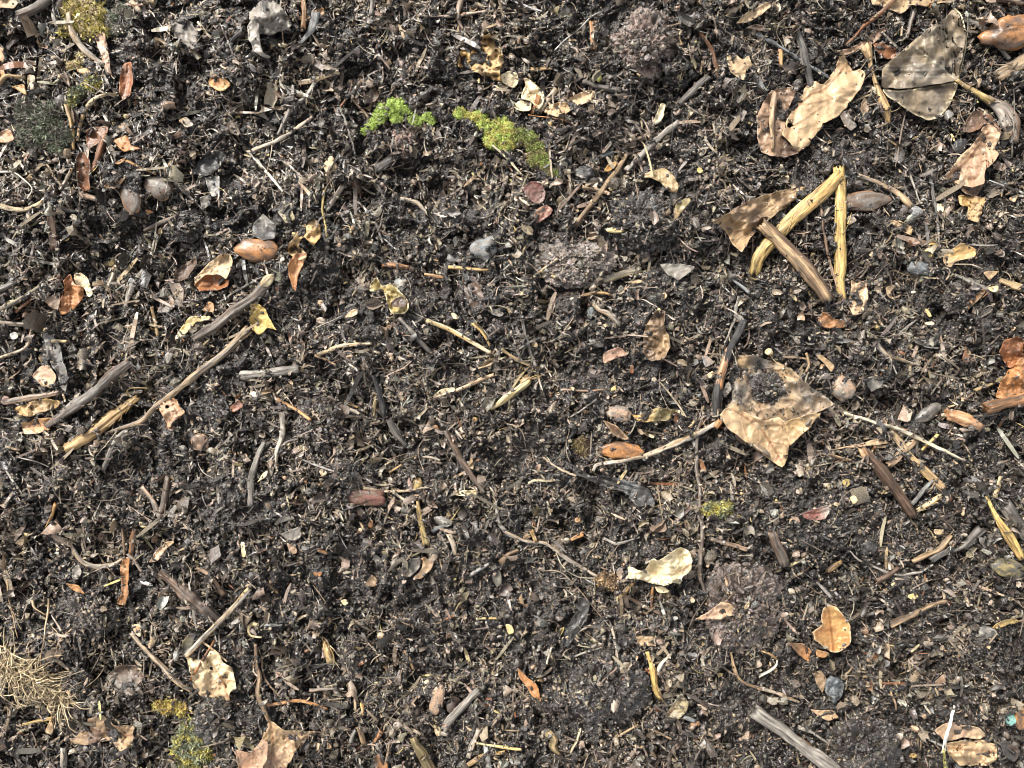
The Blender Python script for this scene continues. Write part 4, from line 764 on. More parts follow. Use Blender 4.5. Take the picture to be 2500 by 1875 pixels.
L|leaf|21|780,698 800,705 795,762 768,750|c=rust/brown|small rust leaf below the crumpled brown leaf
L|leaf|21|1208,1290 1235,1310 1262,1385 1240,1388 1215,1340|c=brown/orange cup=.6|small narrow brown leaf beside the long dark upright root
T|root|21|-10,1070 50,1085 88,1120 110,1180|r=5 c=lgrey/tan|curved hairlike root right of the long dark brown stick
S|root|21|130,1450 180,1432 282,1440|r=8/7 c=tan/cream|short tan root left of the bluish black feathery leaf
S|root|21|222,1290 330,1362 432,1402|r=7/8 c=lgrey/tan|thin grey root leading to the feathery leaf
S|twig|21|1460,272 1430,430 1370,562|r=9/10/6 c=lgrey/grey|grey twig above the black twig of the large dirty leaf
L|leaf_scrap|21|1355,870 1400,800 1420,860 1372,915|c=lgrey/grey|pale grey scrap beside the black twig
L|leaf_scrap|21|970,255 1000,240 1012,270 975,300|c=tan/cream|small tan pointed scrap above the crumpled brown leaf
L|leaf_scrap|21|755,180 830,160 862,175 800,192|c=tan/olive cup=.6|small olive-tan curled scrap under the olive bark strip
S|wood_chip|21|468,262 560,245 650,250|r=8/10 c=straw/brown flat=.6|thin yellow-brown chip above the curved grey stalk
L|leaf_scrap|21|1225,640 1270,650 1312,690 1250,720|c=blue/pink|dull violet-grey flake left of the large dirty leaf
L|leaf_scrap|21|1240,775 1300,735 1290,790|c=lgrey/paletan|pale triangular flake left of the black twig
L|leaf_scrap|21|1640,610 1672,600 1680,640 1645,645|c=cream/yellow dirt=0|small cream flake above the large dirty leaf
S|straw|21|1150,1095 1192,1045|r=8 c=tan/straw|tiny tan straw above the long thin stem
L|bark_chip|31|568,160 600,185 665,168 672,300 640,382 578,396 548,330 570,240|c=paletan/pink cup=.4 wr=1 thick=.8 dirt=.12 grain=1|pinkish tan bark chip below the bent straw's right leg
L|leaf_scrap|31|348,400 400,362 460,410 512,420 543,460 430,472 370,460|c=orange/brown cup=.6 wr=1|orange-brown scrap below the brown-tan straw piece
T|root|31|690,225 735,272 778,297|r=9 c=white/lgrey|short white curved root right of the bark chip
L|leaf_scrap|31|780,210 850,198 810,250 842,295 800,275|c=tan/paletan wr=1|torn tan scrap beside the short white root
S|twig|31|1228,130 1350,190 1472,238|r=10/13/14 c=grey/lgrey|thin grey twig at the right below the crescent-shaped leaf
L|leaf_scrap|31|1428,212 1502,198 1492,238 1450,240|c=yellow/cream|yellow scrap at the end of the thin grey twig at the right
S|bark_strip|31|1400,232 1340,290 1290,350|r=24/22/12 c=tan/orange flat=.4 side=2|tan-orange bark strip beside the small olive grey clod
L|leaf_scrap|31|1398,115 1450,105 1502,112 1442,170|c=tan/brown cup=.6|curled tan scrap above the yellow scrap at the right
S|wood_chip|31|1515,168 1590,195 1680,215|r=20/28/26 c=tan/olive flat=.5|olive-tan wood strip at the right edge
S|twig|31|718,548 800,640 900,672 995,705|r=11/12/9 c=tan/lgrey|bent tan twig right of the small rounded brown clod
S|twig|31|700,560 820,690 852,762|r=6 c=grey/lgrey|hair-thin grey twig crossing the bent tan twig
L|leaf|31|340,640 380,638 467,710 442,752 402,702|c=tan/brown cup=1|folded brown leaf above the large dirty leaf
S|root|31|280,630 300,690 280,745|r=9 c=brown/tan|short brown curl left of the folded brown leaf
S|stick|31|640,1235 760,1372 850,1492 955,1645|as=shaft r=28/34/32/28 c=brown/dbrown dirt=.35|dark brown stick at the lower right with a pale upper tip
+S|pale_tip|31|628,1240 655,1285|r=17/20 c=tan/orange lift=1.5|
S|straw|31|818,1120 900,1230 940,1290|r=20/24/22 c=tan/brown flat=.35 dirt=.3|upper piece of the spotted flat straw at the lower right
S|straw|31|935,1285 1040,1382 1145,1478|r=24/25/23 c=straw/tan flat=.35 dirt=.25|lower spotted yellow piece of flat straw at the lower right
S|wood_chip|31|808,1335 985,1165|r=27/25 c=pink/paletan flat=.35 dirt=.06|smooth pinkish flat splint crossing the spotted straw
S|stem|31|1015,1242 1110,1148|r=10/12 c=yellow/straw dirt=.05|short yellow stem under the long pale twig
S|twig|31|520,1010 700,1065 870,1112 1040,1190 1282,1308|r=9/11/12/12/7 c=cream/lgrey dirt=.15 lift=2.5|long thin pale twig slanting across the lower right
L|wood_chip|31|430,1240 600,1205 780,1160 805,1198 600,1222|c=tan/pink thick=.7 grain=1|long flat pink-brown sliver right of the large dirty leaf's tip
S|twig|31|345,1265 450,1275 560,1308|r=5/10/12 c=brown/tan|short brown twig below the long flat sliver
L|leaf_scrap|31|655,800 700,772 775,800 760,842 700,872 668,842|c=grey/lgrey dirt=.1 jag=2|grey star-shaped leaf scrap at the right
L|leaf_scrap|31|855,1052 900,950 955,1002 935,1062|c=pink/lgrey dirt=.1 jag=2|pinkish grey pointed scrap at the right
E|bud|31|1055,1005|r=78/44 a=-32 c=dgrey/grey m=seed flat=.6 sharp=.3|charred grey bud with a point at the right
S|catkin|31|1190,1022 1280,1045 1375,1098|r=26/38/24 c=orange/pink rough=.5 groove=.35 dirt=.08|knobbly orange-brown catkin at the right
L|leaf|31|1500,622 1540,540 1622,518 1680,570 1680,680 1560,722|c=rust/dbrown cup=1 wr=1.2|dark rusty leaf at the right edge
L|leaf|31|1558,740 1640,665 1690,660 1690,880 1520,925 1478,905 1500,832|c=orange/brown cup=.6 wr=1 lift=2|large orange-brown leaf cut by the right edge
S|stick|31|1428,975 1540,945 1680,915|r=38/45/46 c=orange/brown lift=2 groove=.06|thick smooth orange-brown twig end at the right edge
L|leaf_scrap|31|1268,662 1290,578 1302,640 1342,670 1290,692|c=rust/brown cup=.6|small rusty hooked scrap left of the dark rusty leaf
S|twig|31|1522,788 1420,832 1350,862|r=14/12/10 c=olive/tan|olive twig left of the large orange-brown leaf
S|twig|31|1335,882 1240,960 1140,1050|r=6/5 c=brown/pink|thin red-brown twig left below the olive twig
S|twig|31|1300,1030 1450,1018 1659,960|r=8 c=dgrey/grey|long dark thin twig under the thick orange-brown end
L|leaf_scrap|31|820,700 798,735 745,775 770,730|c=orange/straw|pointed orange sliver below the bent tan twig
S|twig|31|1082,1430 1010,1510 950,1582|r=14/13 c=grey/blue|short grey-blue twig right of the dark brown stick
S|straw|31|988,1622 1060,1580 1132,1530|r=12/17/13 c=straw/cream flat=.4 side=3|short yellow straw fan at the lower right
S|wood_chip|31|1482,1532 1500,1470 1512,1408|r=15/13/9 c=cream/straw flat=.5|small upright cream chip at the right, lower half
S|straw|32|1425,-60 1475,50 1560,190 1640,322|r=9/17/30/25 c=yellow/straw flat=.4 dirt=.08 lift=2|bright yellow tapered straw at the right edge
S|plank|32|1545,10 1600,80 1680,190|r=42/46/46 c=grey/dgrey flat=.4 groove=.2|weathered dark grey plank piece at the right edge
L|leaf_scrap|31|555,1540 585,1520 612,1560 580,1590|c=yellow/cream jag=2 dirt=0|crumpled yellow speck left of the dark brown stick
L|leaf_scrap|31|500,1440 545,1418 572,1440 540,1480|c=yellow/olive jag=2|yellow-olive flake above the crumpled yellow speck
L|leaf_scrap|31|12,620 40,592 72,610 40,645|c=cream/yellow jag=1|little cream flake left of the upper corner of the large dirty leaf
L|leaf_scrap|31|1030,340 1050,345 1080,400 1055,402|c=yellow/cream dirt=0|small bright yellow sliver below the short white root
L|leaf_scrap|31|1028,435 1085,425 1100,445 1050,452|c=cream/tan|small cream flake below the bright yellow sliver
E|seed|31|960,241|r=18/9 a=-8 c=white/cream dirt=0|small white oval seed right of the torn tan scrap
L|leaf_scrap|31|180,260 205,252 232,300 208,298|c=cream/straw dirt=0|small cream flake left of the brown-tan straw piece
L|leaf|32|232,60 330,20 420,-5 430,40 400,85 300,92|c=maroon/lgrey cup=1 pleat=2|dark purplish shrivelled leaf left of the dark brown stick's lower end
E|stone|31|1010,90|r=70/50 a=0 c=dgrey/blue m=stone lump=.14|dark bluish pebble at the right above the short white root
S|root|02|440,240 520,345 600,388 700,378 775,338|r=8/14/18/13/8 c=lgrey/tan side=5|fibrous curved root at the lower left joining the brown leaf strip
L|leaf_strip|02|740,622 772,540 760,400 778,322 822,330 816,430 812,560 790,632|c=orange/brown cup=.7 grain=1 dirt=.08 lift=1.5|upright orange-brown leaf strip at the lower left
S|stem|02|772,110 782,200 790,310|r=9/11/9 c=tan/brown|thin stem above the upright orange-brown leaf strip
S|bark_strip|02|848,150 838,230 828,300|r=16/18/12 c=brown/orange flat=.5|short brown strip right above the upright leaf strip
S|twig|02|808,302 850,350 895,415|r=12/9 c=brown/grey|small brown twig right of the upright leaf strip
L|leaf_scrap|02|875,100 892,92 905,112 962,132 940,140 890,138|c=cream/yellow dirt=0|small pale yellow flake at the lower left
L|leaf_scrap|02|1522,230 1540,222 1555,262 1555,325 1532,325|c=cream/straw dirt=0|upright cream chip at the lower left, right part
T|hook_root|02|1650,740 1610,735 1588,768 1598,808 1640,820 1665,822|r=12 c=yellow/cream|bright yellow hook-shaped rootlet at the lower left
S|branch|02|1020,425 1150,530 1280,640 1410,745|r=30/38/36/20 c=dgrey/brown dirt=.4 side=10 groove=.3 keep=.4 rough=.3|thick dark decayed branch at the lower left
S|straw|02|1578,530 1480,640 1400,722 1290,830 1185,945|r=17/17/17/17/15 c=straw/lgrey m=straw dirt=.2 lift=2|straight yellow-grey straw above the crumpled pale leaf
L|leaf|02|1180,960 1240,958 1290,1000 1328,908 1382,938 1400,980 1470,1022 1482,1090 1502,1150 1450,1182 1460,1247 1380,1220 1282,1212 1220,1152 1214,1080 1190,1012|c=paletan/cream cup=-.5 wr=1.1 dirt=.04 lift=2 holes=1338,1030,5 mid=1300,950;1390,1080;1450,1230 veins=3|crumpled pale tan leaf at the lower left
S|twig|02|1362,838 1285,970 1200,1112|r=9/8/8 c=orange/rust|thin red-brown twig lying on the crumpled pale tan leaf
S|twig|02|830,808 900,890 1000,990 1100,1090 1205,1168|r=13/15/14/16/14 c=tan/grey|grey and tan twig left of the crumpled pale leaf
L|leaf|02|830,750 892,750 887,835 850,802|c=tan/orange cup=1.2 rim=cream|small curled orange-tan leaf above the grey and tan twig
L|leaf|02|670,1092 740,1010 850,1008 922,1080 860,1142 868,1202 800,1202 720,1152|c=grey/brown cup=.5 wr=1.2 mid=690,1040;830,1190 dirt=.15|dull grey-brown leaf right of the fibrous root tuft
L|leaf|02|420,1502 500,1440 562,1410 550,1352 650,1318 722,1390 850,1388 842,1520 760,1562 700,1482 600,1502 530,1512|c=tan/brown cup=.5 wr=1 dirt=.18 lift=1.5 mid=840,1450;720,1450;560,1400 veins=3|brown and tan leaf below the fibrous root tuft
L|leaf_scrap|02|283,1430 320,1340 342,1400 330,1452|c=paletan/orange cup=-.8|pale knob-like scrap left of the brown and tan leaf
S|stem|02|148,1385 240,1362 335,1342|r=9/11/12 c=yellow/straw dirt=0|short yellow stem under the fibrous root tuft
S|stem|02|80,1245 60,1330 38,1422|r=10/8 c=tan/lgrey side=4|small dry stem at the bottom left below the fibrous tuft
L|leaf_scrap|02|410,490 500,500 542,560 472,542|c=orange/tan|small orange-tan scrap above the fibrous root tuft's soil lump
E|seed|02|602,872|r=24/21 a=0 c=paletan/tan dirt=.05|round tan seed on the soil lump at the lower left
E|seed|02|380,280|r=26/15 a=5 c=cream/tan dirt=.05|oval cream seed at the left above the soil lump
E|grain|02|930,492|r=40/12 a=18 c=white/lgrey m=stone dirt=.1|white sliver right of the upright leaf strip
S|twig|02|408,1540 400,1670|r=22/20 c=grey/lgrey|blunt grey twig at the bottom edge on the left
S|stem|02|350,-10 325,70 290,135|r=12/10/6 c=straw/orange|short orange-yellow stem at the left, lower half
L|leaf|02|1155,960 1150,870 1190,810 1240,820 1215,880 1190,960|c=dgrey/olive cup=1.4|dark looped leaf left of the straight yellow-grey straw
L|leaf_scrap|02|455,400 500,370 520,420 490,470 455,460|c=lgrey/grey|light grey flake under the fibrous curved root
L|leaf|02|940,360 980,290 1050,225 1110,225 1050,270 1000,350|c=tan/pink cup=.6|tan leaf above the thick dark decayed branch
S|wood_chip|02|1245,395 1330,440 1420,560|r=14/20/16 c=brown/pink|brown chip right of the thick dark decayed branch
L|leaf|12|28,1500 70,1420 100,1350 200,1418 300,1430 385,1430 305,1500 235,1600 205,1680 0,1680 20,1590|as=blade c=tan/pink cup=-.4 wr=.9 dirt=.14 lift=2 jag=2 mid=100,1360;120,1500;100,1659 veins=4|large tan leaf with a stalk at the bottom left
+S|stalk|12|12,880 15,1000 35,1080 22,1190 60,1280 95,1358|r=10/12/14/15/13/12 c=tan/brown lift=.5|
+S|side_stalk|12|75,1265 190,1245 310,1240 465,1285|r=10/12/11/6 c=tan/orange|
+S|thin_stalk|12|50,960 70,1090 170,1210|r=6/7/5 c=tan/brown|
L|leaf|02|1490,1540 1590,1562 1659,1475 1700,1500 1690,1590 1650,1690 1510,1690|c=pink/rust cup=.8 dirt=.12|reddish brown leaf at the bottom left touching the large tan leaf
L|leaf_scrap|12|160,180 290,130 302,190 262,222 210,215|c=grey/lgrey dirt=.1|grey torn flake at the lower left of centre
L|leaf_scrap|12|205,230 268,262 275,302 230,312|c=pink/lgrey|brown-grey triangular flake below the grey torn flake
S|stem|12|1038,-30 1055,90 1092,235|r=10/18/22 c=olive/straw m=straw|olive tapering stem below the centre
L|leaf|12|1000,462 1058,402 1072,320 1142,355 1122,402 1090,432 1060,462|c=pink/tan cup=.5 dirt=.2|pinkish brown leaf scrap at the lower centre
L|leaf|12|920,400 1000,330 1060,325 1050,395 990,450 950,440|c=brown/grey dirt=.4|soil-covered brown leaf beside the pinkish brown scrap
S|wood_chip|12|1172,180 1208,260 1245,335|r=16/18/12 c=dbrown/grey flat=.5|dark splinter with a pale edge at the lower centre
S|wood_chip|12|1240,185 1258,240 1268,310|r=20/18/9 c=tan/lgrey flat=.5|tan splinter right of the dark splinter
S|twig|12|1370,440 1420,405 1480,368|r=13/13/14 c=blue/lgrey|short bluish grey twig at the lower centre
S|root|12|1530,-20 1550,100 1600,170 1680,215|r=10/11/12/9 c=grey/lgrey|curved grey root at the lower centre
S|twig|12|1130,162 1170,140 1235,115|r=12/16/11 c=dgrey/blue|dark bluish twig right of the olive tapering stem
S|twig|12|78,755 178,755|r=11/10 c=blue/lgrey dirt=0|short pale blue stick beside the yellow hook-shaped rootlet
S|stem|12|228,742 290,710 342,688|r=7/9/8 c=tan/cream|small tan stem right of the short pale blue stick
S|stem|12|78,485 110,515 150,552|r=8/7 c=straw/brown|small yellow-brown stem above the short pale blue stick
S|wood_chip|12|412,280 462,302|r=11/9 c=orange/pink|tiny orange chip right of the grey torn flake
L|leaf_scrap|12|368,420 400,425 435,418 420,448 385,445|c=orange/rust dirt=0|tiny bright orange scrap below the tiny orange chip
E|seed|12|740,115|r=17/26 a=0 c=orange/brown dirt=.05|upright orange-brown seed at the lower centre left
S|straw|12|445,860 462,920 485,985|r=12/30/20 c=straw/cream side=16 groove=.4 dirt=.1|frayed yellow straw brush at the lower centre left
L|leaf_scrap|12|545,600 575,588 605,620 570,632|c=yellow/cream jag=2 dirt=.1|small yellow scrap above the frayed straw brush
L|leaf|12|700,505 745,432 780,465 772,512|c=brown/tan cup=.6|brown triangular leaf at the lower centre
S|twig|12|358,1166 440,1160 515,1155|r=10/8/6 c=grey/pink|thin level grey twig right of the large tan leaf's stalk
E|grain|12|540,1160|r=32/7 a=-4 c=white/lgrey m=stone dirt=0|white tip at the end of the thin level grey twig
S|bark_shred|12|685,1255 692,1320|r=12/9 c=yellow/orange dirt=0|bright orange-yellow splinter at the bottom centre
S|wood_chip|12|642,1165 642,1290|r=10/9 c=tan/lgrey|upright tan splinter left of the orange-yellow one
E|seed_pod|12|1160,1225|r=95/46 a=-78 c=grey/pink m=seed flat=.45 dirt=.15|greyish pink oval pod at the bottom centre
E|stone|12|1090,1132|r=34/20 a=-65 c=cream/tan m=stone dirt=0|small cream pebble above the greyish pink pod
E|stone|12|1165,1425|r=36/22 a=75 c=tan/cream m=stone dirt=.08|tan pebble below the greyish pink pod
E|stone|12|912,1390|r=32/26 a=0 c=lgrey/brown m=stone|round grey-brown pebble at the bottom centre
E|stone|12|772,1127|r=22/20 a=0 c=yellow/cream m=stone lump=.15 dirt=0|small yellow lump left of the cream pebble
E|grain|12|285,1028|r=18/16 a=0 c=cream/lgrey lump=.2 dirt=0|small cream crumb left of the frayed straw brush
S|stick|12|1422,1170 1330,1250 1270,1320 1210,1412|r=28/30/32/28 c=grey/lgrey dirt=.2|thick grey stick at the bottom centre
S|stick|12|1010,1480 1060,1570 1115,1680|r=30/34/34 c=brown/olive dirt=.25|brown stick with a tan end cut by the bottom edge, centre
S|wood_chip|12|1420,1418 1385,1510 1355,1592|r=18/19/17 c=tan/lgrey flat=.5|tan chip standing left of the bright yellow straw
S|straw|12|1412,1503 1530,1520 1690,1543|r=8/9/8 c=yellow/cream dirt=0 lift=1|thin bright yellow straw lying level at the bottom centre
S|wood_chip|12|1342,1650 1440,1592 1585,1556|r=16/16/10 c=straw/tan flat=.5|yellow-tan chip under the thin bright yellow straw
S|wood_chip|12|1468,1520 1478,1600 1490,1680|r=14/18/18 c=lgrey/blue flat=.5|pale grey chip crossing under the bright yellow straw
S|wood_chip|12|658,1408 700,1512|r=20/18 c=brown/tan flat=.6|blunt brown chip at the bottom, left of the brown stick
S|wood_chip|12|640,1422 608,1492|r=14/13 c=grey/blue|small grey chip left of the blunt brown chip
S|wood_chip|12|800,1425 765,1492|r=13/12 c=brown/orange|small brown chip right of the blunt brown chip
L|leaf|12|755,1592 802,1565 850,1640 840,1680 780,1680|c=orange/brown cup=1|orange-brown curled leaf at the bottom edge, centre left
L|leaf_scrap|12|465,1492 497,1528 475,1548 460,1530|c=tan/orange|small tan triangle right of the large tan leaf
S|stem|12|1408,712 1466,712|r=8/7 c=yellow/cream dirt=0|left one of two yellow dashes of stem at the lower centre
S|stem|12|1490,712 1560,710|r=7/6 c=yellow/straw dirt=0|right one of two yellow dashes of stem at the lower centre
L|leaf_scrap|12|1590,745 1630,750 1650,800 1610,812|c=yellow/cream jag=2|yellow crumbly scrap at the right of the two yellow dashes
S|stem|12|958,918 985,970 1008,1032|r=9/11/10 c=tan/orange|small tan stem above the greyish pink pod
E|snail_shell|12|470,725|r=24/26 a=0 c=brown/tan m=seed flat=.8|small brown snail shell right of the short pale blue stick
E|snail_shell|12|805,822|r=26/24 a=0 c=tan/lgrey m=seed flat=.8|small tan snail shell at the lower centre
S|root|12|1565,355 1610,305 1680,280|r=14/12/10 c=brown/tan|curved brown root at the lower centre, right part
L|leaf|22|738,466 764,430 758,378 800,388 812,402 860,415 890,380 893,340 930,328 940,350 1000,310 1060,270 1090,256 1152,285 1168,340 1160,392 1140,430 1105,442 1085,497 1050,480 990,512 935,500 880,480 830,467|as=blade c=cream/cream cup=-.3 wr=1.5 dirt=0 lift=3.5 mid=1080,290;1060,420;870,420 veins=2 vcol=.2 rib=1.5|crumpled cream-coloured leaf at the lower right of centre, the palest leaf
+L|curled_tip|22|925,512 985,510 1028,545 1000,553 950,548|c=cream/yellow cup=1.4 dirt=0 lift=1|
+L|shaded_lobe|22|1105,440 1098,400 1130,370 1165,358 1160,410|c=paletan/pink cup=1.4 dirt=.1 lift=2|
+S|stalk|22|918,515 912,580 910,645|r=9/9/7 c=orange/brown|
S|straw|22|795,478 752,530 700,592|r=14/16/14 c=straw/brown m=straw flat=.5|short straw piece under the left end of the cream leaf
S|root|22|-20,165 60,200 140,232 230,240 340,310 450,382 562,442|r=8/9/10/9/14/12/9 c=lgrey/tan side=7 lift=.5|long branching root leading to the fuzzy orange-brown bit
S|root|22|730,560 850,630 962,682|r=11/12/9 c=grey/brown side=2|root continuing right of the fuzzy orange-brown bit
T|root|22|308,310 350,390 440,450 552,452|r=7 c=cream/lgrey|smooth pale rootlet looping below the branching root
T|root|22|218,420 330,425 430,510 540,640 660,770|r=5 c=lgrey/tan|long thin pale root running down right at the lower right of centre
S|root|22|660,770 682,900 702,1085 732,1205|r=9/8/8/5 c=lgrey/pink|thin upright root on the large rounded dark clod
S|twig|22|1288,212 1400,245 1512,275|r=13/13/12 c=grey/pink|grey-pink twig right of the cream leaf
S|twig|22|610,210 700,237 832,200|r=9/9/6 c=grey/lgrey|thin bent grey twig above the cream leaf
L|wood_chip|22|388,212 480,160 482,192 402,226|c=orange/tan thick=.8 grain=1 dirt=.05|flat orange-brown chip above the fuzzy orange-brown bit
L|leaf_scrap|22|415,85 450,68 470,95 430,108|c=orange/paletan dirt=.05|small orange scrap above the flat orange-brown chip
L|leaf|22|1180,722 1272,670 1352,600 1402,618 1460,672 1400,702 1350,717 1290,712|as=blade c=pink/tan cup=.5 wr=.8 dirt=.05 holes=1358,668,8 lift=1.5|pinkish brown leaf with a dark hole, beside the end of the long dark root
+S|stalk|22|1372,612 1410,570 1445,530|r=5 c=brown/pink|
S|straw|22|885,930 918,1040 930,1140 960,1212|r=11/17/15/18 c=yellow/straw m=straw flat=.6 rough=.3 side=3 lift=1.5 dirt=.1|ragged yellow straw on the right of the large rounded clod
T|sprout|22|932,1015 952,950 1015,898|r=13 c=white/cream|white curved sprout beside the ragged yellow straw
T|sprout|32|-25,1068 45,1040 85,1005 92,968|r=14 c=cream/white|white curved sprout left below the orange cup-shaped leaf
L|wood_chip|22|808,830 922,828 938,885 828,888|c=brown/tan thick=1.4 grain=1 dirt=.12|brown wooden block chip above the ragged yellow straw
L|leaf|22|992,1332 1040,1260 1100,1185 1148,1250 1130,1302 1078,1352|c=olive/lgrey cup=.4 dirt=.12 mid=1010,1330;1110,1210 veins=3|olive grey leaf right below the large rounded clod
S|twig|22|1112,1335 1182,1358|r=13/11 c=lgrey/blue dirt=0|short pale blue-grey chip beside the olive grey leaf
E|stone|22|1186,1380|r=30/18 a=-10 c=orange/pink m=stone dirt=0|small orange pebble beside the olive grey leaf
L|leaf|22|60,1018 130,1090 165,1110 192,1142 212,1242 150,1202 110,1132 75,1095|c=orange/brown cup=.8 dirt=.12|narrow orange-brown leaf left of the large rounded clod
S|stem|22|698,1458 822,1385|r=7 c=tan/straw|thin tan stem below the large rounded clod, left one
S|stem|22|905,1410 1032,1475|r=8/6 c=tan/pink|thin pink-tan stem below the large rounded clod, right one
L|leaf_scrap|22|790,1515 865,1522 862,1536 800,1530|c=tan/orange thick=.6|small tan chip at the bottom, below the rounded clod
S|twig|22|1408,930 1440,1050 1482,1112 1580,1150 1680,1178|r=8/11/11/10/8 c=brown/tan|long bent brown twig right of the white sprout
S|stem|22|275,900 245,1005|r=7/6 c=lgrey/cream|tiny pale stem left of the large rounded clod
S|twig|22|348,842 440,800 525,758|r=7/8 c=tan/lgrey|thin tan twig above the large rounded clod
S|twig|22|430,952 500,925 582,902|r=6 c=lgrey/grey|thin grey twig on top of the large rounded clod
L|leaf|22|440,560 520,612 505,700 440,800 380,890 330,892 400,722 452,640|c=dgrey/black cup=.5 grain=1 pleat=2|long black shredded leaf left above the rounded clod
S|curled_leaf|22|255,1435 290,1470 280,1520 325,1575|r=24/30/28/16 c=olive/tan rough=.4 groove=.3|lumpy curled olive-brown leaf at the bottom, right of centre
S|leaf_edge|22|460,1408 438,1480 398,1562|r=7/9/5 c=tan/cream bow=1|thin pale edge of leaf right of the lumpy curled one
L|leaf_scrap|22|680,410 715,385 738,440 712,478|c=pink/grey|mauve-grey scrap at the left end of the cream leaf
E|seed|22|800,250|r=17/13 a=0 c=cream/tan dirt=0|tiny tan seed above the cream leaf
E|stone|22|1058,710|r=20/16 a=0 c=lgrey/white m=stone dirt=0|tiny pale pebble left of the leaf with a dark hole
L|leaf_scrap|22|1495,640 1530,595 1532,630 1498,665|c=cream/tan dirt=.1|small cream scrap right of the leaf with a dark hole
S|needle|22|150,160 180,225|r=13/11 c=straw/dbrown|short yellow-edged splinter on the branching root
S|twig|22|1360,425 1385,480 1395,560|r=7/9/8 c=tan/brown|small brown stem above the leaf with a dark hole
L|leaf|32|320,800 350,778 382,752 378,680 400,638 440,628 492,660 550,740 564,800 552,882 502,920 450,927 390,890 338,850|c=orange/straw cup=1.6 wr=.5 dirt=.12 lift=3 round=1 mid=420,650;450,910 rim=paletan|orange cup-shaped leaf at the lower right
L|leaf|32|168,870 262,868 312,910 302,992 230,942|c=orange/brown cup=.8 grain=1 dirt=.15|orange-brown shredded leaf left below the orange cup-shaped leaf
L|leaf_scrap|32|340,905 430,930 400,962 345,955|c=orange/tan cup=.8|small orange flap under the orange cup-shaped leaf
S|stick|32|-30,1310 150,1440 300,1562 470,1680|r=40/46/46/44 c=grey/lgrey dirt=.2 lift=1.5|thick grey-brown stick running to the bottom edge at the lower right
S|bark_strip|32|90,1375 200,1450 330,1545 500,1672|r=14/17/19/19 c=brown/rust lift=.5|brown bark strip along the upper side of the thick grey-brown stick
S|twig|32|818,752 1000,662 1162,600|r=16/15/13 c=tan/brown dirt=.15 lift=1|straight tan-brown twig at the lower right
S|branch|32|1080,350 1150,300 1230,272 1300,235 1380,160|r=24/22/18/22/40 c=dgrey/grey side=4 groove=.25|dark leathery twisted branch at the lower right
S|stick|32|950,350 1060,300 1130,268 1192,198|r=14/20/22/17 c=brown/tan|brown stick with a tan end beside the dark twisted branch
S|stick|32|732,472 800,440 865,395|r=18/20/15 c=brown/dbrown|short dark brown stick below the other sticks at the lower right
S|root|32|555,285 620,345 690,378 800,420 880,437 1000,420 1082,372|r=5/6/7/8/8/8/6 c=lgrey/grey|thin looping root left of the dark twisted branch
S|stub|32|72,185 100,260 135,355|r=34/38/36 c=brown/grey groove=.25 dirt=.2|short barky stub at the lower right above the orange cup leaf
E|stone|32|672,262|r=56/46 a=0 c=dgrey/black m=stone lump=.12|black pebble at the lower right
E|seed|32|842,500|r=22/17 a=0 c=yellow/cream dirt=0|small yellow seed right of the black pebble
L|leaf_scrap|32|918,570 960,552 995,570 970,592 938,592|c=cream/yellow dirt=0|small cream flake above the straight tan-brown twig
E|seed|32|510,244|r=15/12 a=0 c=lgrey/white dirt=0|tiny pale seed left of the black pebble
E|stone|32|182,547|r=30/26 a=0 c=lgrey/tan m=stone|pale brown pebble left above the orange cup leaf
S|straw|32|162,387 210,362 268,335|r=8/10/8 c=cream/olive|small pale straw piece right of the short barky stub
S|wood_chip|32|418,405 460,380 502,355|r=14/16/12 c=straw/brown flat=.6|small tan chip left below the black pebble
T|root|32|515,458 548,550 562,640 545,725|r=5 c=cream/lgrey|thin pale curved root above the orange cup leaf
L|leaf|32|1092,1422 1152,1380 1240,1368 1275,1395 1290,1390 1382,1408 1424,1450 1362,1482 1300,1462 1220,1482 1150,1492|c=pink/paletan cup=.4 wr=.7 dirt=.1 lift=1.5|pinkish tan oval leaf at the bottom right, above the browner one
L|leaf|32|1165,1500 1260,1488 1400,1478 1492,1510 1495,1600 1425,1652 1250,1645 1180,1582|c=tan/paletan cup=-.6 wr=1.1 dirt=.15 lift=2 mid=1175,1530;1480,1560 veins=3|tan rounded leaf at the bottom right, below the pinkish one
S|sprout|32|1216,1270 1190,1380 1165,1460 1150,1560|as=white_part r=6/9/10/10 c=white/cream dirt=0 lift=3|white and yellow sprout over the leaves at the bottom right
+S|yellow_part|32|1150,1555 1160,1600 1168,1680|r=10/11/11 c=yellow/lime dirt=0 lift=3|
E|glass_chip|32|1578,1352|r=34/40 a=20 c=teal/teal m=stone dirt=.1|pale teal chip near the bottom right corner
E|nut|32|1645,1330|r=48/92 a=8 c=orange/brown m=seed lump=.1|brown nut cut by the right edge near the bottom corner
L|leaf|32|1495,1500 1560,1490 1645,1550 1602,1625 1540,1590|c=dgrey/brown cup=.6|dark grey leaf right of the tan rounded leaf in the bottom corner
L|leaf|32|325,1062 372,1038 412,1090 382,1192 342,1112|c=tan/brown cup=.6|small brown leaf below the orange cup leaf
L|leaf|32|302,1285 400,1298 440,1290 492,1340 420,1362 362,1332|c=tan/pink cup=.5 dirt=.08|tan leaf beside the blue-black charcoal
L|leaf_scrap|32|160,1112 222,1098 252,1140 202,1162|c=grey/brown|grey-brown flake left of the blue-black charcoal
L|charcoal_lump|32|390,1130 450,1085 515,1110 520,1180 455,1270 430,1230|c=blue/black cup=-1.6 thick=2 wr=2 dirt=.15|blue-black lump of charcoal below the orange cup leaf
L|leaf_scrap|32|922,1572 968,1563 988,1588 942,1602|c=yellow/orange dirt=0|small yellow flake at the bottom right of the black clod
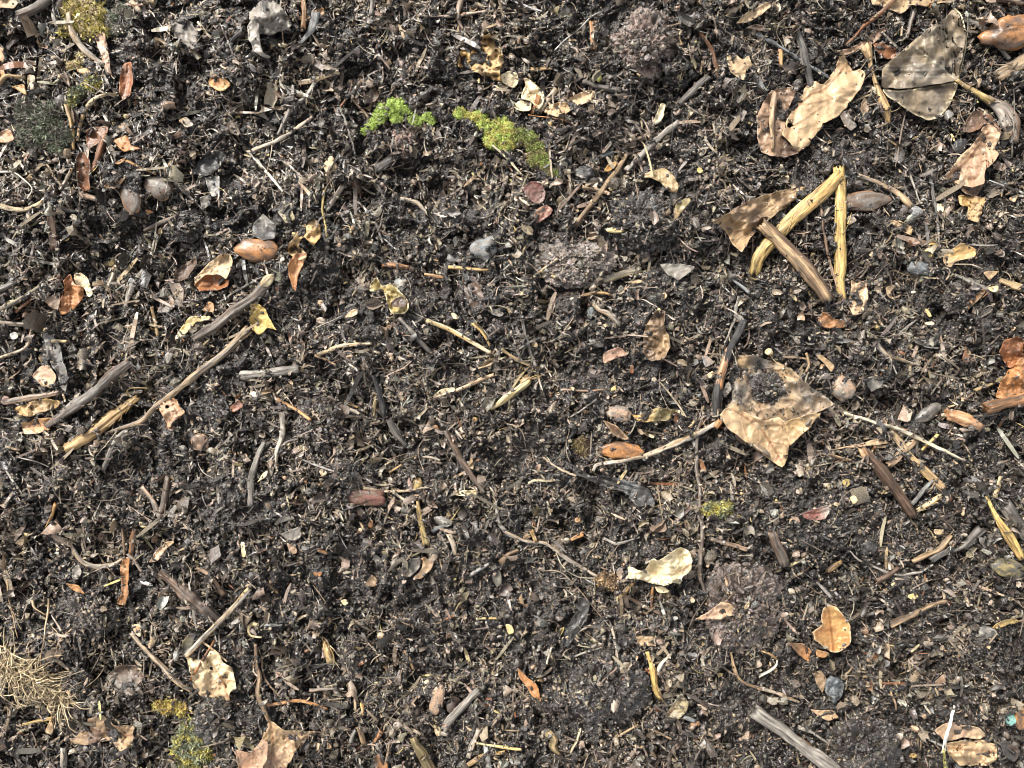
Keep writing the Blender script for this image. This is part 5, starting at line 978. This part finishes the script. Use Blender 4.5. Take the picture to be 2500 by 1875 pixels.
S|husk|32|802,1105 812,1170 840,1240 852,1295|r=5/6/7/5 c=tan/pink|thin curled husk rim at the lower right
E|stone|32|1560,400|r=105/58 a=12 c=dgrey/olive m=stone|flat dark stone at the right edge in the lower half
E|stone|32|1428,800|r=60/38 a=0 c=dgrey/lgrey m=stone|smooth grey pebble near the right edge in the lower half
L|leaf|32|1455,772 1500,735 1600,705 1632,735 1560,750 1500,782|c=straw/olive cup=1 wr=1.2|twisted yellow-brown leaf above the smooth grey pebble
E|seed|32|655,790|r=26/24 a=0 c=brown/pink|round brown seed right of the orange cup leaf
S|stem|32|-10,915 45,935 92,968|r=7/8 c=straw/tan|short stem leading to the white sprout at the lower right
S|twig|32|5,1155 120,1190 235,1245|r=12/11/9 c=lgrey/tan|thin grey twig above the thick grey-brown stick
S|twig|32|235,1400 330,1445 435,1510|r=10/10/8 c=lgrey/grey|thin grey twig right of the thick grey-brown stick
L|leaf|32|1090,1120 1150,1060 1168,1110 1130,1180|c=pink/brown cup=.6|small pinkish leaf at the lower right
S|stem|32|945,920 1000,878|r=9/7 c=straw/cream|tiny yellow stem right of the orange cup leaf
L|leaf_scrap|32|1085,145 1145,150 1145,185 1095,180|c=tan/lgrey|small tan pair of flakes above the dark twisted branch
'''
# ------------------------------------------------------------------ reading the table
def tp(tile, x, y):
    if tile == 'F': return x * 2500 / 2212, y * 2500 / 2212
    return (0, 620, 1240, 1860)[int(tile[0])] + x / 2.592, (0, 620, 1235)[int(tile[1])] + y / 2.592
CATS = {'soil_clod': 'soil clod', 'moss_patch': 'moss', 'leaf_fragment': 'leaf', 'leaf_scrap': 'leaf scrap', 'leaf_strip': 'leaf', 'wood_chip': 'wood chip', 'seed_pod': 'seed pod',
        'bark_strip': 'bark strip', 'bark_chip': 'bark chip', 'bark_shred': 'bark shred', 'charcoal_lump': 'charcoal', 'dried_stalk': 'dry stalk', 'rolled_leaf': 'rolled leaf', 'snail_shell': 'snail shell', 'glass_chip': 'glass chip',
        'hook_root': 'rootlet', 'curled_leaf': 'leaf', 'leaf_edge': 'leaf scrap', 'grain': 'grain'}
GROUPS = {'soil_clod': 'clods of dark soil', 'moss_patch': 'moss patches on the compost', 'leaf': 'dead leaves lying on the compost', 'leaf_scrap': 'torn leaf scraps in the compost', 'twig': 'twigs lying on the compost',
          'stick': 'thick sticks on the compost', 'straw': 'straw pieces on the compost', 'wood_chip': 'wood chips in the compost', 'stem': 'dry stems in the compost', 'root': 'roots in the compost', 'seed': 'seeds in the compost',
          'seed_pod': 'seed pods on the compost', 'stone': 'pebbles in the compost', 'bark_strip': 'bark strips in the compost', 'nut': 'nuts on the compost'}
def parse():
    parent = None
    for line in DATA.strip().split('\n'):
        f = line.split('|')
        if len(f) < 6: continue
        kind, name, tile, pts, look, label = f
        part = kind[0] == '+'; kind = kind.lstrip('+'); k = 1 if tile != 'F' else 1; u = 2.592 if tile != 'F' else .885
        P_ = [[float(q) for q in p.split(',')] for p in pts.split()]
        xy = [tp(tile, p[0], p[1]) for p in P_]
        o = dict(t.split('=') for t in look.split()); asn = o.pop('as', None); kw = {}
        for key, v in o.items():
            if key == 'c': kw['c1'], kw['c2'] = [PAL[q] for q in v.split('/')]
            elif key == 'm': kw['m'] = v
            elif key == 'rim': kw['rim'] = PAL[v]
            elif key == 'mid': kw['mid'] = [tp(tile, *map(float, q.split(','))) for q in v.split(';')]
            elif key == 'holes': a = list(map(float, v.split(','))); h = tp(tile, a[0], a[1]); kw['holes'] = [(h[0], h[1], a[2])]
            elif key == 'r': kw['r'] = [float(q) / u for q in v.split('/')]
            elif key in ('veins', 'side', 'round', 'grain', 'seam'): kw['round_' if key == 'round' else key] = int(v)
            else: kw[key] = float(v)
        if part: par = parent
        elif asn:
            cx, cy = np.mean(xy, 0); z = float(samp(HS, cx, cy)); X, Y = P(cx, cy, z)
            par = bpy.data.objects.new(name, None); par.empty_display_size = .005; COL.objects.link(par); par.location = (float(X), float(Y), z); parent = par
        else: par = None
        nm = name if part or not asn else asn
        if kind == 'L': ob = b_leaf(nm, xy, kw.pop('c1'), kw.pop('c2'), par, **kw)
        elif kind == 'S':
            r = kw.pop('r'); r = r if len(r) > 1 else r * 2; mm = kw.pop('m', 'straw' if name in ('straw', 'stem', 'stalk') else 'wood')
            ob = b_stick(nm, xy, r, kw.pop('c1'), kw.pop('c2'), par, m=mm, **kw)
        elif kind == 'E':
            r = kw.pop('r'); ob = b_blob(nm, xy[0][0], xy[0][1], r[0], r[-1], math.radians(kw.pop('a', 0)), kw.pop('c1'), kw.pop('c2'), par, **kw)
        elif kind == 'K': r = kw['r']; ob = b_clod(nm, xy[0][0], xy[0][1], r[0], r[-1], kw.get('t', 1), kw.get('lift', 0), kw.get('w', 0))
        elif kind == 'M': ob = b_moss(nm, [(a, b, p[2] / u) for (a, b), p in zip(xy, P_)], kw.pop('c1'), kw.pop('c2'), par, ln=kw.pop('ln', 1.2) * 1e-3)
        elif kind == 'T': ob = b_tuft(nm, [xy], kw.pop('c1'), kw.pop('c2'), par, r=kw.pop('r')[0], **kw)
        if not part:
            t = par if asn else ob
            tagit(t, label, CATS.get(name, name.replace('_', ' ')), GROUPS.get(name))
parse()
# the big fibrous root tuft at the lower left: one thing, a tangle of separate roots
def tuft():
    paths = []
    for i in range(420):
        t = rng.random(); cx = -20 + t * 420 + rng.normal(0, 30); cy = 930 + t * 290 + rng.normal(0, 45)
        a = rng.normal(.35, .75); L = rng.lognormal(math.log(110), .45); k = rng.normal(0, .5)
        if t < .3 and rng.random() < .5: a = rng.normal(1.15, .25)
        p = [(cx, cy)]
        for s in range(4):
            a2 = a + k * s * .5 + rng.normal(0, .25); p.append((p[-1][0] + math.cos(a2) * L / 4, p[-1][1] + math.sin(a2) * L / 4))
        paths.append([tp('02', *q) for q in p])
    t = bpy.data.objects.new('root_tuft', None); t.empty_display_size = .005; COL.objects.link(t); X, Y = P(*tp('02', 150, 1080)); t.location = (float(X), float(Y), 0.0)
    b_tuft('root_tangle', paths, PAL['tan'] * 1.1, PAL['cream'], t, r=1.8, keep=.45, hz=5)
    for p, r in (([(285, 600), (300, 750), (318, 850), (300, 1000), (330, 1150)], 2.2), ([(190, 610), (210, 650), (280, 700)], 3), ([(480, 760), (420, 830), (400, 900)], 1.6), ([(210, 880), (230, 1000), (200, 1060)], 1.6),
                 ([(50, 430), (60, 580), (110, 700), (150, 780)], 2.0), ([(70, 640), (100, 760), (125, 830)], 2.0), ([(340, 760), (400, 800), (370, 860), (330, 850)], 1.8), ([(330, 1150), (420, 1130), (450, 1230), (380, 1300)], 1.6)):
        b_tuft('long_root', [[tp('02', *q) for q in p]], PAL['paletan'], PAL['tan'], t, r=r, keep=.6, hz=2)
    tagit(t, 'big tangle of straw-coloured fibrous roots at the lower left edge', 'root tuft')
tuft()
def fine_roots():      # hair roots lying about: a few dozen thin things that can be told from the litter
    pass
# ------------------------------------------------------------------ the ground itself
def ground():
    st = 2.6; xs = np.arange(GX0, GX1 + st, st); ys = np.arange(GY0, GY1 + st, st)
    far = np.array([60, 140, 260, 450, 750, 1200, 2000, 3400, 6000, 9000.])
    xs = np.concatenate([GX0 - far[::-1], xs, xs[-1] + far]); ys = np.concatenate([GY0 - far[::-1], ys, ys[-1] + far])
    XX, YY = np.meshgrid(xs, ys); Z = relief(XX, YY, True) - .0003
    X = (XX - 1250) * S; Y = -(YY - 937.5) * S; near = (XX > GX0) & (XX < GX1) & (YY > GY0) & (YY < GY1)
    k = np.where(near, (CAM_H - Z) / CAM_H, 1); X, Y = X * k, Y * k
    ny, nx = XX.shape; i = np.arange(ny - 1)[:, None] * nx; j = np.arange(nx - 1)[None]
    F = np.stack([i + j, i + nx + j, i + nx + j + 1, i + j + 1], 2).reshape(-1, 4)
    n = fbm(XX / 60, YY / 60, oct=4, seed=77).ravel()[:, None]; c = PAL['soil'] * (1.1 + .6 * n)
    me = make_mesh('soil', np.stack([X, Y, Z], 2).reshape(-1, 3), [F], np.clip(c, .004, 1), None, 'soil', True)
    o = link('ground', me); tagit(o, 'dark wet compost soil covering the whole ground', 'ground', kind='structure')
ground()
# ------------------------------------------------------------------ litter: crumbs, flakes, fibres nobody could count
_on = ITEM > -.5; _raw = KEEP.copy()
KEEP = blur(KEEP, 1.1); KEEP = np.where(_on, KEEP + .2 * np.clip(fbm(GXX / 24, GYY / 24, oct=3, seed=610) - .6, 0, 1), KEEP)
FIB = np.clip(.62 + .75 * fbm(GXX / 110, GYY / 110, oct=3, seed=620), .12, 1)      # where the litter is fibrous, and where it is bare crumbly soil
ITEM = np.where(_raw < .3, ITEM, -1.0)
def scatter(n, fib=False):
    px = rng.uniform(GX0 + 60, GX1 - 60, n); py = rng.uniform(GY0 + 60, GY1 - 60, n)
    edge = (px < -150) | (px > 2650) | (py < -150) | (py > 2025); k = samp(KEEP, px, py) * (samp(FIB, px, py) if fib else 1)
    ok = (rng.random(n) < k) & ~(edge & (rng.random(n) < .5)); px, py = px[ok], py[ok]
    top = samp(TOP, px, py); return px, py, top
def crumbs():
    Vs, Ts, Cs, off = [], [], [], 0
    for n, sz, sg, dz, pale in ((130000, .00032, .40, .0005, .8), (42000, .00062, .40, .0008, .7), (3600, .0014, .32, .0004, .3)):
        px, py, top = scatter(n); n = len(px); s = np.minimum(rng.lognormal(math.log(sz), sg, n), sz * 3)
        on = samp(ITEM, px, py) > -.5; s = np.where(on, np.minimum(s, .0007), s)
        z = top + rng.uniform(-.3, 1, n) * dz * np.where(on, 0.3, 1); X, Y = P(px, py, z)
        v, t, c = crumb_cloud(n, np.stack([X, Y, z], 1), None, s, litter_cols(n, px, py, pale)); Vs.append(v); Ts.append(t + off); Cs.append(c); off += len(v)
    V = np.vstack(Vs); me = make_mesh('soil_crumbs', V, [np.vstack(Ts)], np.vstack(Cs), None, 'crumb', False)
    o = link('soil_crumbs', me); tagit(o, 'countless dark wet soil crumbs covering the ground', 'soil crumbs', kind='stuff')
def flakes():
    Vs, Fs, Cs, off = [], [], [], 0; g = np.linspace(-1, 1, 4); gu, gv = np.meshgrid(g, g); gu, gv = gu.ravel(), gv.ravel()
    q = np.array([[a * 4 + b, a * 4 + b + 1, a * 4 + b + 5, a * 4 + b + 4] for a in range(3) for b in range(3)])
    for n, sz, sg, dz, pale in ((56000, .00075, .45, .0016, 1.0), (7000, .0017, .35, .0016, 1.0), (1100, .0024, .22, .0012, .8)):
        px, py, top = scatter(n, True); n = len(px); s = np.minimum(rng.lognormal(math.log(sz), sg, n), sz * 2.6); on = samp(ITEM, px, py) > -.5; s = np.where(on, np.minimum(s, .0009), s)
        asp = rng.uniform(.18, .75, n); u = gu[None] * s[:, None] * (1 + rng.normal(0, .12, (n, 16))); v = gv[None] * (s * asp)[:, None] * (1 + rng.normal(0, .18, (n, 16))) * (1 - .4 * np.abs(gu[None]) ** 2)
        w = (rng.normal(0, .35, (n, 1)) * gu[None] ** 2 + rng.normal(0, .6, (n, 1)) * gv[None] ** 2 + rng.normal(0, .5, (n, 1)) * gu[None] * gv[None] + rng.normal(0, .12, (n, 16))) * s[:, None]
        tilt = np.abs(rng.normal(0, .75, n)) * np.where(on, .3, 1); R = rot(n, tilt); p = np.einsum('nij,nkj->nki', R, np.stack([u, v, w], 2))
        z = top + rng.uniform(.1, 1, n) * dz * np.where(on, .3, 1) + np.abs(np.sin(tilt)) * s * .5; X, Y = P(px, py, z); p += np.stack([X, Y, z], 1)[:, None]
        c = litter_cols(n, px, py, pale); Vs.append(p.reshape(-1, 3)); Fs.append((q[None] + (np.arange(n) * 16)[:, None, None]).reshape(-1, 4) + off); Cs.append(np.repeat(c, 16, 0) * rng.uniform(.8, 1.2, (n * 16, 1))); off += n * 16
    me = make_mesh('leaf_litter', np.vstack(Vs), [np.vstack(Fs)], np.vstack(Cs), None, 'flake', True)
    o = link('leaf_litter', me); tagit(o, 'countless tiny rotten leaf flakes mixed into the soil', 'leaf litter', kind='stuff')
def fibres(name, label, n, rad, ln, sg, pale, bend, segs=6, dz=.0012, mt='fibre', colf=None):
    px, py, top = scatter(n, True); n = len(px); L = np.minimum(rng.lognormal(math.log(ln), sg, n), ln * 3.2); on = samp(ITEM, px, py) > -.5; L = np.where(on, L * .5, L)
    t = np.linspace(-.5, .5, segs + 1); a = rng.uniform(0, 2 * math.pi, n)[:, None] + bend * rng.normal(0, 1, (n, 1)) * t[None] * 2 + bend * .5 * rng.normal(0, 1, (n, segs + 1)).cumsum(1) * .6
    dx = np.cos(a) * L[:, None] / segs; dy = np.sin(a) * L[:, None] / segs; x = dx.cumsum(1); y = dy.cumsum(1); x -= x.mean(1)[:, None]; y -= y.mean(1)[:, None]
    ppx = px[:, None] + x / S; ppy = py[:, None] - y / S; el = rng.normal(0, .28, (n, 1)) * np.where(on, .2, 1)[:, None]
    tz = samp(TOP, ppx, ppy); z = .65 * tz.mean(1)[:, None] + .35 * tz + rng.uniform(.1, 1, (n, 1)) * dz * np.where(on, .4, 1)[:, None] + el * L[:, None] * t[None] * .8 + np.abs(el) * L[:, None] * .25
    X, Y = P(ppx, ppy, z); r = rad * rng.lognormal(0, .4, (n, 1)) * (1 - .55 * np.abs(t[None] * 2) ** 3); r = np.minimum(r, L[:, None] * .16)
    flat = rng.uniform(.35, 1, (n, 1)); nxv, nyv = -np.sin(a), np.cos(a); V = []
    for th in (0.4, 2.5, 4.6):
        V.append(np.stack([X + nxv * math.cos(th) * r, Y + nyv * math.cos(th) * r, z + math.sin(th) * r * flat], 2))
    V = np.stack(V, 2).reshape(-1, 3); b = (np.arange(n) * (segs + 1) * 3)[:, None, None]; i = (np.arange(segs) * 3)[:, None]; j = np.arange(3)[None]
    q = np.stack([i + j, i + (j + 1) % 3, i + 3 + (j + 1) % 3, i + 3 + j], 2).reshape(-1, 4); F = (q[None] + b).reshape(-1, 4)
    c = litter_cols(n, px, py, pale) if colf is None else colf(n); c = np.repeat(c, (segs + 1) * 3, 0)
    me = make_mesh(name, V, [F], c, None, mt, False); o = link(name, me); tagit(o, label, name.replace('_', ' '), kind='stuff')
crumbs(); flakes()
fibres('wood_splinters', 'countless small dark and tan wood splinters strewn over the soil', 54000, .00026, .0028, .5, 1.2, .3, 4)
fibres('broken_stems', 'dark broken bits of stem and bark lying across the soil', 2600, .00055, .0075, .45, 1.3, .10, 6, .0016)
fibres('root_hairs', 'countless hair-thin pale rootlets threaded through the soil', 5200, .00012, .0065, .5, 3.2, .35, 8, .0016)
